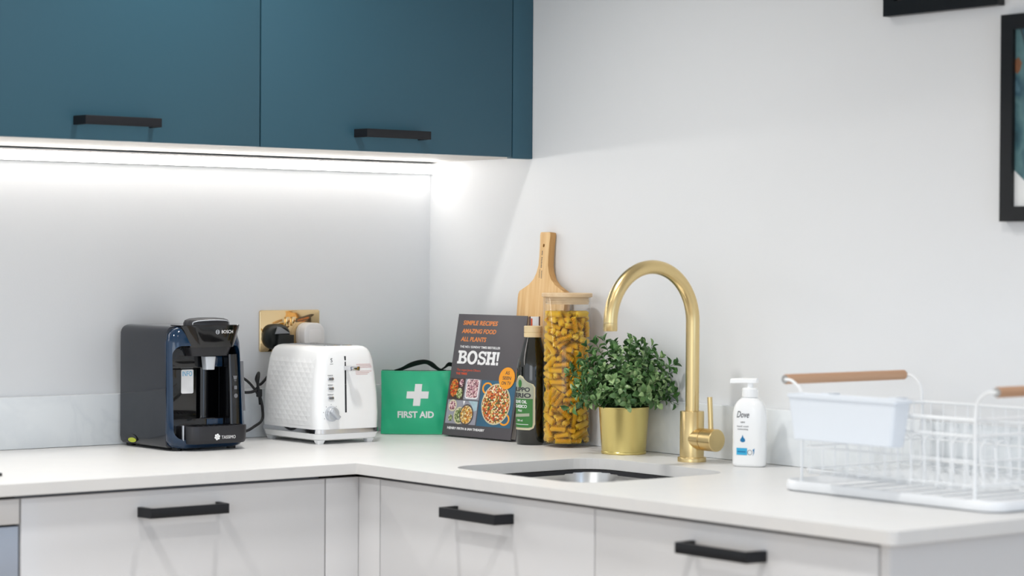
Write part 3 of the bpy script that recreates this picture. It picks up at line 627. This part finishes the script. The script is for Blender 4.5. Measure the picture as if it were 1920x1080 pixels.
def dish(cx, cz, a, c, m, rim=None, rot=0, par=cv, y=-.0003):
    if rim is not None: decal('dish_rim', ellip(cx, cz, a, c, 32, rot), y, rim, par); a -= .003; c -= .003
    decal('dish_food', ellip(cx, cz, a, c, 32, rot), y-.0003, m, par)
dish(.0175, .0985, .0125, .0185, f_red, None, 0, p1); dish(.035, .088, .009, .011, f_grn, None, 0, p1); dish(.038, .110, .007, .008, f_pur, None, 0, p1)
decal('dish_rim', rrect(.053, .092, .078, .119, .006), -.0003, M['print_w'], p2); decal('dish_food', rrect(.0555, .0895, .0805, .1185, .005), -.0006, f_pur, p2)
dish(.0195, .062, .0125, .0125, f_pur, M['lab_cream'], 0, p3); dish(.044, .042, .017, .018, f_grn, M['lab_cream'], 0, p3, -.0003); dish(.0655, .0445, .021, .022, f_yel, M['book'], 0, p3, -.0007); dish(.018, .036, .006, .007, f_grn, None, 0, p3)
decal('dish_food', [(.050, .073), (.056, .073), (.053, .064)], -.0003, M['print_w'], p3); decal('dish_food', [(.066, .0735), (.094, .0735), (.094, .055), (.084, .052), (.078, .064)], -.0003, mat('pale_blue_cloth', '#a9c4cc', .5, var=.3, vscale=120), p3)
for (hx_, hz_) in ((.1175, .1020), (.1795, .0405)):
    b = B(); a0 = math.radians(50)
    b.loft([[Vector((hx_+q*.0155*math.cos(a), y, hz_+q*.0125*math.sin(a))) for a in [2*PI*k/28 for k in range(28)]] for q, y in ((1, -.0003), (1, -.0006), (.72, -.0006), (.72, -.0003))], closed=True); b.done('pot_handle', M['print_y'], p4, smooth=False)
dish(.1490, .0705, .0425, .0425, f_mix, M['lab_cream'], 0, p4, -.0007)
bdg = decal('badge', ellip(.1718, .1248, .0232, .0225, 40), -.0014, M['print_y'], cv)
for s1, zz, ww in (('AS', .1325, .0125), ('SEEN', .1220, .0245), ('ON TV', .1115, .0275)): text('lettering', s1, .0098, .1718, zz, -.0018, M['print_d'], bdg, width=ww, align='CENTER', bold=.0001)
text('lettering', 'HENRY FIRTH & IAN THEASBY', .0068, .0125, .0128, -.0001, M['print_w'], cv, width=.1125, bold=.0002)

# ------------------------------------------------------------------ little carton behind
t = thing('carton', 'small white carton with dark red edges peeping out above the oil bottle', 'carton', (-.060, -.452, 0), -38.5)
# ------------------------------------------------------------------ chopping board
lean = 4.6
BD = thing('chopping_board', 'bamboo paddle chopping board leaning on the wall behind the pasta jar', 'chopping board', (-.052, -.4175, .0014), -90, -lean)
half = [(.0755, 0), (.0755, .29), (.0745, .298), (.071, .304), (.058, .310), (.042, .3175), (.028, .329), (.020, .342), (.0155, .357), (.0148, .375), (.0152, .40), (.0165, .418), (.0155, .4235), (.0135, .4245)]
P = [(x, z) for x, z in half]+[(-x, z) for x, z in reversed(half)]
b = B(); b.prism(P, 0, .016, .0012); bo = b.done('board', M['bamboo'], BD, ang=25)
c = B(); c.prism(ellip(-.002, .397, .0028, .0036, 16), -.02, .04); q = c.done('c', None); q.matrix_world = Matrix.Translation((-.052, -.4175, .0014+W)) @ BD.rotation_euler.to_matrix().to_4x4()
bpy.context.view_layer.update(); boolean(bo, [q]); bo.data.materials.clear(); bo.data.materials.append(M['bamboo']); bo.data.materials.append(M['bambooD'])
for p_ in bo.data.polygons: p_.material_index = 1 if abs(p_.normal.y) < .5 else 0
b = B(); b.prism(ellip(-.002, .397, .0027, .0035, 16), .008, .0155); b.done('hanging_hole', M['dark'], BD)
b = B()
for z in np.arange(.352, .385, .0032):
    if abs(z-.3745) > .002: b.box(-.0065, -.0035-.001*rnd.random(), -.0002, .0002, z, z+.002)
for z in np.arange(.330, .346, .0028): b.box(-.004, -.0018, -.0002, .0002, z, z+.0018); b.box(-.0105, -.0085, -.0002, .0002, z+.002, z+.0034)
b.done('stamp_print', M['print_d'], BD, smooth=False)

# ------------------------------------------------------------------ oil bottle
t2 = t
t = thing('oil_bottle', 'dark glass olive oil bottle with green label next to the pasta jar', 'bottle', (-.0885, -.467, 0), -38.5)
R = .0325
b = B(); b.lathe([(.0, .003), (.024, .003), (.027, 0), (.031, .001), (R, .005), (R, .146), (.0318, .156), (.0295, .168), (.0262, .180), (.0225, .193), (.0195, .204), (.0175, .2125), (.016, .222), (.0, .222)], 48); b.done('body', M['olive'], t)
b = B(); b.lathe([(.0172, .2135), (.0182, .2145), (.0182, .2220), (.0175, .2225), (.0175, .2235), (.0182, .2240), (.0182, .2350), (.0172, .2362), (0, .2362)], 36); b.done('cap', M['cap'], t)
def cyl(Rr, c=0):
    def f(x, y, z):
        a = x/Rr-c; q = Rr-y; return (q*math.sin(a), -q*math.cos(a), z)
    return f
C0 = math.radians(50); f = cyl(R+.0002, C0)
def lab(s_, z0_=.030, top=.139):
    w = .0335*s_; P = [(-w, z0_+.012), (-w+.003, z0_+.004), (-w+.011, z0_), (w-.011, z0_), (w-.003, z0_+.004), (w, z0_+.012), (w, .115), (w-.004, .121), (w*.55, .125), (w*.35, .130), (w*.22, top-.003), (0, top), (-w*.22, top-.003), (-w*.35, .130), (-w*.55, .125), (-w+.004, .121), (-w, .115)]
    return P
def wrap(name, P, y, m, par, ff):
    bm = bmesh.new(); n = 24; xs = [p[0] for p in P]; lo, hi = min(xs), max(xs)
    v = [bm.verts.new((x, 0, z)) for x, z in P]; bm.faces.new(v)
    for k in range(1, n):
        x = lo+(hi-lo)*k/n; bmesh.ops.bisect_plane(bm, geom=bm.verts[:]+bm.edges[:]+bm.faces[:], plane_co=(x, 0, 0), plane_no=(1, 0, 0))
    for q in bm.verts: q.co = Vector(ff(q.co.x, y, q.co.z))
    b = B(); b.merge(bm); o = b.done(name, m, par, smooth=True); return o
lb = wrap('label', lab(1.0), -.0001, M['lab_cream'], t, f); wrap('label_field', [(x, .038+(z-.038)*1.0) for x, z in lab(.90, .034, .135)], -.0004, M['lab_grey'], lb, f)
wrap('label_field', [(-.0285, .040), (-.027, .036), (-.02, .035), (.02, .035), (.027, .036), (.0285, .040), (.0285, .092), (-.0285, .092)], -.0007, M['lab_green'], lb, f)
text('lettering', 'FILIPPO', .0118, 0, .1065, -.0008, M['print_d'], lb, width=.046, align='CENTER', bold=.0003, fn=f)
text('lettering', 'BERIO', .0125, 0, .0945, -.0008, M['print_d'], lb, width=.050, align='CENTER', bold=.0004, fn=f)
text('lettering', 'OLIVE OIL', .0085, 0, .083, -.0010, M['print_w'], lb, width=.034, align='CENTER', bold=.0002, fn=f)
text('lettering', 'CLASSICO', .0085, 0, .074, -.0010, M['print_w'], lb, width=.034, align='CENTER', bold=.0002, fn=f)
text('lettering', 'Mild', .0070, 0, .066, -.0010, M['print_w'], lb, align='CENTER', fn=f)
wrap('label_field', [(-.022, .0545), (.022, .0575), (.022, .0635), (-.022, .0605)], -.0009, M['lab_grey'], lb, f)
text('lettering', '500 ml', .0058, 0, .047, -.0010, M['print_w'], lb, align='CENTER', fn=f)
wrap('label_field', [(-.02, .0405), (.02, .0405), (.02, .0415), (-.02, .0415)], -.0009, M['print_w'], lb, f)
wrap('label_emblem', [(x, z) for x, z in ellip(0, .122, .005, .008, 20)], -.0008, M['lab_green'], lb, f)

# carton standing behind the bottle (only its top shows)
b = B(); b.box(-.004, .0125, .026, .038, 0, .2535, .0006); b.done('box', M['whitem'], t2)
b = B(); b.box(-.0065, -.0042, .0255, .0385, 0, .254, .0004); b.box(.0127, .015, .0255, .0385, 0, .254, .0004); b.done('edge_band', M['maroon'], t2)
b = B(); b.box(-.0035, -.0005, .0252, .0258, .2, .25); b.done('stripe', M['print_red'], t2, smooth=False)
t2.location = (-.083, -.459, W)

# ------------------------------------------------------------------ pasta jar and pasta
JX, JY = -.0695, -.5495; JR = .0475
t = thing('pasta_jar', 'tall clear glass jar of pasta with round bamboo lid', 'jar', (JX, JY, 0))
b = B(); pr = [(.0, .001), (.044, .001), (.0465, .003), (JR, .007), (JR, .293), (.0466, .2945), (.0452, .293), (.0452, .012), (.0435, .008), (0, .007)]
b.lathe(pr, 48, cap=False); b.done('glass', M['glass'], t)
b = B(); b.lathe([(0, .2950), (.0490, .2950), (.0502, .2962), (.0502, .3015), (.0490, .3030), (0, .3030)], 48); ld = b.done('lid', M['bambooL'], t)
b = B(); b.lathe([(0, .2810), (.0425, .2810), (.0430, .2850), (.0440, .2855), (.0440, .2880), (.0430, .2885), (.0430, .2949), (0, .2949)], 48); tag(b.done('inner_band', M['bambooL'], ld), 'recessed inner plug of the lid')
# fusilli: capsules settled inside the jar by relaxation
N_ = 300; SL = .0124; PR = .0055; rs = np.random.RandomState(5)
z_lo, z_hi = .014, .262
pos = np.zeros((N_, 3)); a = rs.rand(N_)*2*PI; q = np.sqrt(rs.rand(N_))*.036; pos[:, 0] = q*np.cos(a); pos[:, 1] = q*np.sin(a); pos[:, 2] = z_lo+rs.rand(N_)*(z_hi-z_lo)
dr = rs.randn(N_, 3); dr[:, 2] *= .55; dr /= np.linalg.norm(dr, axis=1)[:, None]
iu, ju = np.triu_indices(N_, 1); LIM = .0449
for it in range(260):
    d0 = pos[iu]-pos[ju]; near = np.einsum('ij,ij->i', d0, d0) < (2*SL+2*PR)**2; I, J = iu[near], ju[near]
    d1, d2 = dr[I], dr[J]; w0 = pos[I]-pos[J]; bb = np.einsum('ij,ij->i', d1, d2); dd = np.einsum('ij,ij->i', d1, w0); ee = np.einsum('ij,ij->i', d2, w0)
    den = np.maximum(1-bb*bb, 1e-4); s_ = np.clip((bb*ee-dd)/den, -SL, SL); u_ = np.clip(bb*s_+ee, -SL, SL); s_ = np.clip(bb*u_-dd, -SL, SL)
    dv = (pos[I]+d1*s_[:, None])-(pos[J]+d2*u_[:, None]); ds = np.linalg.norm(dv, axis=1)+1e-9; ov = np.maximum(0, 2*PR-ds); pu = dv/ds[:, None]*(ov*.42)[:, None]
    np.add.at(pos, I, pu); np.add.at(pos, J, -pu)
    np.add.at(dr, I, pu*(s_/SL**2*.6)[:, None]); np.add.at(dr, J, -pu*(u_/SL**2*.6)[:, None]); dr /= np.linalg.norm(dr, axis=1)[:, None]
    for sg in (-1, 1):
        e = pos+dr*SL*sg; rad = np.hypot(e[:, 0], e[:, 1]); ovr = np.maximum(0, rad-(LIM-PR)); c = np.zeros_like(e); c[:, :2] = -e[:, :2]/(rad[:, None]+1e-9)*ovr[:, None]
        c[:, 2] = np.maximum(0, z_lo-e[:, 2])-np.maximum(0, e[:, 2]-z_hi); pos += c*.6; dr += c*sg*.4/SL; dr /= np.linalg.norm(dr, axis=1)[:, None]
def fusilli_mesh(seed):
    b = B(); n = 36; rings = []; ph = seed*1.3
    for i in range(n+1):
        z = -SL-.003+(2*SL+.006)*i/n; tw = 2*PI*3.4*i/n+ph
        rings.append([Vector((PR*1.16*(1.0 if k % 2 == 0 else .30)*math.cos(tw+PI*k/3+(.0 if k % 2 == 0 else .12)), PR*1.16*(1.0 if k % 2 == 0 else .30)*math.sin(tw+PI*k/3), z)) for k in range(6)])
    V = [[b.b.verts.new(p) for p in r] for r in rings]
    for i in range(n):
        a, c = V[i], V[i+1]
        for j in range(6): b.b.faces.new((a[j], a[(j+1) % 6], c[j])); b.b.faces.new((a[(j+1) % 6], c[(j+1) % 6], c[j]))
    b.b.faces.new(V[0][::-1]); b.b.faces.new(V[-1]); bmesh.ops.recalc_face_normals(b.b, faces=b.b.faces)
    me = bpy.data.meshes.new('fusilli'); b.b.to_mesh(me); b.b.free(); me.shade_smooth(); me.set_sharp_from_angle(angle=math.radians(60)); me.materials.append(M['pasta']); return me
fm = [fusilli_mesh(k) for k in range(3)]; proto = None
for k in range(N_):
    o = bpy.data.objects.new('fusilli', fm[k % 3]); COL.objects.link(o)
    o.rotation_mode = 'QUATERNION'; o.rotation_quaternion = Vector(dr[k]).to_track_quat('Z', 'Y'); o.location = (JX+pos[k, 0], JY+pos[k, 1], pos[k, 2]+W)
    tag(o, 'dry yellow fusilli spiral packed inside the tall glass jar', 'pasta', 'fusilli in the glass jar')

# ------------------------------------------------------------------ potted plant
PX, PY = -.0835, -.7375
t = thing('potted_plant', 'bushy small-leaved green plant in a gold pot beside the tap', 'plant', (PX, PY, 0))
b = B(); b.lathe([(0, .001), (.040, .001), (.0420, .0), (.0432, .0015), (.0432, .004), (.0424, .005), (.0478, .086), (.0488, .0875), (.0488, .0895), (.0474, .090), (.0464, .088), (.0450, .075), (0, .072)], 48); b.done('pot', M['pot'], t)
b = B(); b.lathe([(0, .079), (.02, .080), (.045, .077), (.0452, .074), (0, .073)], 24); b.done('soil', M['soil'], t)
def leaf_mesh(k):
    bm = bmesh.new(); L_ = 1.0; Wd = (.22, .29, .36)[k]
    row = [(0, 0, 0), (.28, .78, .10), (.55, 1.0, .14), (.82, .55, .08), (1.0, .0, -.02)]
    mid = [bm.verts.new((0, a, c*.4)) for a, w_, c in row]; lf = []; rt = []
    for a, w_, c in row[1:-1]:
        lf.append(bm.verts.new((-Wd*w_, a, c+.14*w_))); rt.append(bm.verts.new((Wd*w_, a, c+.14*w_)))
    for side in (lf, rt):
        bm.faces.new((mid[0], mid[1], side[0])); bm.faces.new((mid[1], mid[2], side[1], side[0])); bm.faces.new((mid[2], mid[3], side[2], side[1])); bm.faces.new((mid[3], mid[4], side[2]))
    bmesh.ops.recalc_face_normals(bm, faces=bm.faces)
    g = bmesh.ops.solidify(bm, geom=bm.faces[:], thickness=.04)
    me = bpy.data.meshes.new('leaf'); bm.to_mesh(me); bm.free(); me.shade_smooth(); me.materials.append(M['leaf']); return me
lm = [leaf_mesh(k) for k in range(3)]
leaves = []; pr_ = random.Random(11); NS = 78
camdir = Vector((-.6226, -.7825, .15)).normalized()
for i in range(NS):
    k = (i+.5)/NS; el = math.asin(1-1.30*k); az = i*2.399963+pr_.uniform(-.2, .2)
    D = Vector((math.cos(el)*math.cos(az), math.cos(el)*math.sin(az), math.sin(el)))
    ln = pr_.uniform(.80, 1.14)
    tip = Vector((D.x*.104*ln, D.y*.104*ln, .122+D.z*(.098 if D.z > 0 else .11)*ln))
    tip.x = min(tip.x, -PX-.022)
    base = Vector((D.x*.022, D.y*.022, .079)); mid = base.lerp(tip, .5)+Vector((0, 0, .032))
    mid.x = min(mid.x, -PX-.022)
    pts = [(1-s_)**2*base+2*s_*(1-s_)*mid+s_*s_*tip for s_ in [j/9 for j in range(10)]]
    b = B(); b.tube(pts, [.0013-.0008*j/9 for j in range(10)], 5); b.done('stem', M['stem'], t)
    nl = 9
    for j in range(nl):
        s_ = .20+.80*j/(nl-1); p = (1-s_)**2*base+2*s_*(1-s_)*mid+s_*s_*tip; d = ((mid-base)*(1-s_)+(tip-mid)*s_).normalized()
        sd = d.cross(Vector((0, 0, 1))); sd = sd.normalized() if sd.length > .01 else Vector((1, 0, 0)); up = sd.cross(d).normalized()
        for q in ((0, 1) if j < nl-1 else (0, 1, 2)):
            an = (PI/2 if j % 2 else 0)+PI*q+pr_.uniform(-.4, .4)+(PI/3 if j == nl-1 else 0)
            outv = sd*math.cos(an)+up*math.sin(an); op = .8 if j < nl-1 else .45
            dirv = (d*(1-op)+outv*op+Vector((0, 0, .12))).normalized(); nrm = (d*op-outv*(1-op)*.6+Vector((pr_.uniform(-.3, .3), pr_.uniform(-.3, .3), .3))).normalized()
            x_ = dirv.cross(nrm).normalized(); nrm = x_.cross(dirv).normalized(); sz = pr_.uniform(.0105, .0225)*(1-.25*(s_-.34))
            if p.x+dirv.x*sz > -PX-(.004 if min(p.z, p.z+dirv.z*sz) > .105 else .023): continue
            mx = Matrix((x_*sz, dirv*sz, nrm*sz)).transposed().to_4x4(); mx.translation = p+outv*.0008
            leaves.append((p.dot(camdir)+pr_.uniform(-.004, .004), pr_.randrange(3), mx))
leaves.sort(key=lambda e: -e[0])
for s_, k, mx in leaves[:300]:
    o = bpy.data.objects.new('leaf', lm[k]); COL.objects.link(o); o.parent = t; o.matrix_local = mx
b = B()
for s_, k, mx in leaves[300:]:
    bm = bmesh.new(); bm.from_mesh(lm[k]); b.merge(bm, mx)
tag(b.done('foliage', M['leaf'], t), kind='stuff')

# ------------------------------------------------------------------ tap
TX, TY = -.095, -.94
t = thing('tap', 'brushed brass swan-neck mixer tap standing behind the sink', 'tap', (TX, TY, 0))
b = B(); b.lathe([(0, .0002), (.0262, .0002), (.0262, .0075), (.0256, .0085), (0, .0085)], 40); b.done('base_ring', M['brass'], t)
b = B(); b.lathe([(0, .0086), (.0222, .0086), (.0222, .0915), (.0216, .0925), (0, .0925)], 40); b.done('body', M['brass'], t)
zc, RA = .2565, .1
pts = [(0, 0, z) for z in np.linspace(.0926, zc, 12)]+[(-RA+RA*math.cos(a), 0, zc+RA*math.sin(a)) for a in [PI*k/40 for k in range(1, 40)]]+[(-2*RA, 0, zc)]
b = B(); b.tube(pts, .0126, 28); sp = b.done('spout', M['brass'], t)
b = B(); b.lathe([(.0095, -.0135), (.0118, -.0145), (.0127, -.013), (.0127, -.0002), (0, -.0002)], 28, (-2*RA, 0, zc), cap=True); b.done('aerator', M['brass'], sp)
def ycyl(prof, n=36, z=.0425):
    return [[Vector((r*math.cos(2*PI*k/n), y, z+r*math.sin(2*PI*k/n))) for k in range(n)] for r, y in prof]
b = B(); b.loft(ycyl([(.0195, 0), (.0203, -.0345)])); b.done('cartridge_sleeve', M['brass'], t)
b = B(); b.loft(ycyl([(.0190, -.0346), (.0190, -.0358), (.0205, -.0362), (.0205, -.0652), (.0195, -.0662)])); kn = b.done('handle_knob', M['brass'], t)
b = B(); b.tube([(0, -.050, .060), (0, -.0485, .09), (0, -.0465, .1205)], .0046, 16); b.done('lever', M['brass'], kn)

# ------------------------------------------------------------------ hand wash bottle
t = thing('hand_wash_bottle', 'white pump bottle of hand wash standing right of the tap', 'bottle', (-.078, -1.073, 0), -63)
def ov(a, c, z, cx=0, n=40, p=.75): return [Vector((cx+a*math.copysign(abs(math.cos(q))**p, math.cos(q)), c*math.copysign(abs(math.sin(q))**p, math.sin(q)), z)) for q in [2*PI*k/n for k in range(n)]]
A_, C_ = .0305, .0195
b = B(); b.loft([ov(A_-.004, C_-.004, 0), ov(A_-.001, C_-.001, .002), ov(A_, C_, .006), ov(A_, C_, .092), ov(A_-.001, C_, .101), ov(A_-.004, C_-.001, .110), ov(A_-.009, C_-.003, .1175, p=.85), ov(.0155, .0145, .1225, p=1), ov(.0125, .0125, .1245, p=1)]); bb_ = b.done('body', M['white'], t, ang=50)
b = B(); b.lathe([(0, .1246), (.0145, .1246), (.0145, .1385), (.0125, .141), (.006, .1415), (.006, .150), (0, .150)], 32); b.done('pump_collar', M['white'], t)
b = B(); b.loft([[Vector((x, y*k, z+zz)) for y, z in ((-.007, 0), (.007, 0), (.0065, .006), (.003, .0085), (-.003, .0085), (-.0065, .006))] for x, k, zz in ((-.0365, .55, .1475), (-.034, .6, .1485), (-.012, 1.0, .1500), (.0, 1.3, .1500), (.010, 1.2, .1500), (.0135, .8, .1505))]); b.done('pump_head', M['white'], t)
def ovf(x, y, z):
    xx = max(-A_*.999, min(A_*.999, x)); c_ = abs(xx/A_)**(1/.75); s_ = math.sqrt(max(0, 1-c_*c_))**.75; return (x, -C_*s_+y, z)
LX = -.0065
text('lettering', 'Dove', .0165, LX, .0885, -.0004, M['print_d'], bb_, width=.024, align='CENTER', shear=.35, fn=ovf)
text('lettering', 'care', .0050, LX, .0790, -.0004, M['print_d'], bb_, align='CENTER', fn=ovf)
text('lettering', 'hand wash', .0042, LX, .0715, -.0004, M['cgrey'], bb_, align='CENTER', width=.022, fn=ovf)
text('lettering', 'moisturising', .0040, LX, .0665, -.0004, M['cgrey'], bb_, align='CENTER', width=.020, fn=ovf)
wrap('drop_print', [(LX-.005, .047), (LX-.002, .0445), (LX+.002, .0445), (LX+.005, .047), (LX+.004, .0505), (LX+.001, .0535), (LX, .058), (LX-.002, .0525), (LX-.004, .0505)], -.0004, M['print_db'], bb_, ovf)
wrap('band_print', [(LX-.012, .0215), (LX+.0085, .0215), (LX+.0085, .034), (LX-.012, .034)], -.0004, M['print_b'], bb_, ovf)
wrap('band_print', [(LX-.010, .0262), (LX+.006, .0262), (LX+.006, .0285), (LX-.010, .0285)], -.0006, M['print_db'], bb_, ovf)
wrap('band_print', [(LX+.0185, .031), (LX+.022, .034), (LX+.0215, .026), (LX+.019, .020), (LX+.0202, .027)], -.0004, M['print_db'], bb_, ovf)
b = B(); b.loft([[Vector(ovf(LX+.0135+q*math.cos(a), dy, .0265+q*math.sin(a))) for a in [2*PI*k/24 for k in range(24)]] for q, dy in ((.0045, 0), (.0045, -.0006), (.0038, -.0006), (.0038, 0))], closed=True); b.done('emblem', M['cgrey'], bb_, smooth=False)

# ------------------------------------------------------------------ dish rack, tray, caddy
t = thing('drip_tray', 'white plastic drip tray under the wire dish rack', 'tray', (-.1825, -1.6225, 0))
X0, X1, Y0, Y1 = -.1535, .1535, -.2265, .2225
b = B(); b.loft([ring(X0+.006, X1-.006, Y0+.006, Y1-.006, .03, .0), ring(X0+.001, X1-.001, Y0+.001, Y1-.001, .034, .003), ring(X0, X1, Y0, Y1, .035, .007), ring(X0, X1, Y0, Y1, .035, .0135), ring(X0+.0015, X1-.0015, Y0+.0015, Y1-.0015, .034, .0165), ring(X0+.004, X1-.004, Y0+.004, Y1-.004, .032, .0175), ring(X0+.006, X1-.006, Y0+.006, Y1-.006, .03, .0145), ring(X0+.014, X1-.014, Y0+.014, Y1-.014, .025, .005)], True, True); b.done('tray_body', M['tray'], t)
for k in range(9):
    b = B(); b.box(X0+.03, X1-.03, -.17+k*.042, -.166+k*.042, .0051, .0068, .0004); b.done('tray_rib', M['tray'], t)
t = thing('dish_rack', 'white wire dish rack with two round wooden handles', 'dish rack', (-.1825, -1.6225, .0065))
xa, xb = -.1425, .1425; ya, yb = -.178, .178; wr = .0018
def rect(z, r=.02, dx=0, dy=0): return [(x, y, z) for x, y in rrect(xa-dx, xb+dx, ya-dy, yb+dy, r, 5)]
for z, r_ in ((.128, .0028), (.104, .0020), (.066, .0016), (.030, .0016)):
    b = B(); b.tube(rect(z), r_, 8, closed=True); b.done('rail', M['wire'], t)
b = B(); 
for k in range(13):
    y = ya+.02+(yb-ya-.04)*k/12
    b.tube(curve_pts([(xa, y, .128), (xa, y, .036), (xa+.008, y, .024), (0, y, .022), (xb-.008, y, .024), (xb, y, .036), (xb, y, .128)], 5), .0011, 6)
tag(b.done('cross_wires', M['wire'], t), kind='stuff')
b = B()
for k in range(10):
    x = xa+.02+(xb-xa-.04)*k/9
    b.tube(curve_pts([(x, ya, .128), (x, ya, .034), (x, ya+.008, .024), (x, 0, .0205), (x, yb-.008, .024), (x, yb, .034), (x, yb, .128)], 5), .0011, 6)
tag(b.done('long_wires', M['wire'], t), kind='stuff')
for k in range(9):
    y = ya+.10+(yb-ya-.12)*k/8
    b = B(); b.tube(curve_pts([(.03, y, .024), (.03, y+.004, .07), (.045, y+.005, .082), (.062, y+.004, .07), (.062, y, .024)], 6), .0016, 6); b.done('plate_divider', M['wire'], t)
for yh, yp in ((.2175, yb), (-.2175, ya)):
    sg = 1 if yh > 0 else -1
    b = B(); b.tube(curve_pts([(xa, yp, .010), (xa, yp, .06), (xa, yp, .13), (xa, yp+sg*.004, .155), (xa-.001, yp+sg*.022, .1695), (xa-.0005, yh-sg*.002, .1712), (xa+.010, yh, .1715)], 6), .0026, 8); b.done('handle_wire', M['wire'], t)
    b = B(); b.tube(curve_pts([(xb, yp, .010), (xb, yp, .06), (xb, yp, .13), (xb, yp+sg*.004, .155), (xb+.001, yp+sg*.022, .1695), (xb+.0005, yh-sg*.002, .1712), (xb-.010, yh, .1715)], 6), .0026, 8); b.done('handle_wire', M['wire'], t)
    b = B(); b.tube([(xa+.001, yh, .1715), (xa+.002, yh, .1715), (xb-.002, yh, .1715), (xb-.001, yh, .1715)], [.0072, .0082, .0082, .0072], 20); b.done('wooden_handle', M['beech'], t)
    for xe in (xa-.0006, xb-.0008):
        b = B(); b.tube([(xe, yh, .1715), (xe+.0014, yh, .1715)], .0070, 16); tag(b.done('end_cap', M['steel'], t), 'small steel end cap of the wooden handle')
for x in (xa, xb):
    for y in (ya, yb):
        b = B(); b.lathe([(.0045, 0), (.0045, .012)], 12, (x, y, -.001)); b.done('foot', M['wire'], t)
t = thing('utensil_caddy', 'white plastic utensil caddy hung on the front of the dish rack', 'caddy', (-.359, -1.583, .0))
def cr(z, x0, x1, y): return ring(x0, x1, -y, y, .006, z)
b = B(); b.loft([cr(.0885, -.022, .008, .101), cr(.090, -.024, .009, .1025), cr(.155, -.0265, .0115, .1125), cr(.1555, -.0285, .0135, .1145), cr(.160, -.0285, .0135, .1145), cr(.1605, -.027, .012, .113), cr(.158, -.0245, .0095, .110), cr(.092, -.022, .007, .1005)]); b.done('box', M['caddy'], t)
for y in (-.07, .07):
    b = B(); b.prism([(.0137, .156), (.0137, .1615), (.040, .1615), (.040, .130), (.0385, .130), (.0385, .160), (.0152, .160), (.0152, .156)], y-.008, y+.008, 0); b.done('hook', M['caddy'], t, smooth=False)
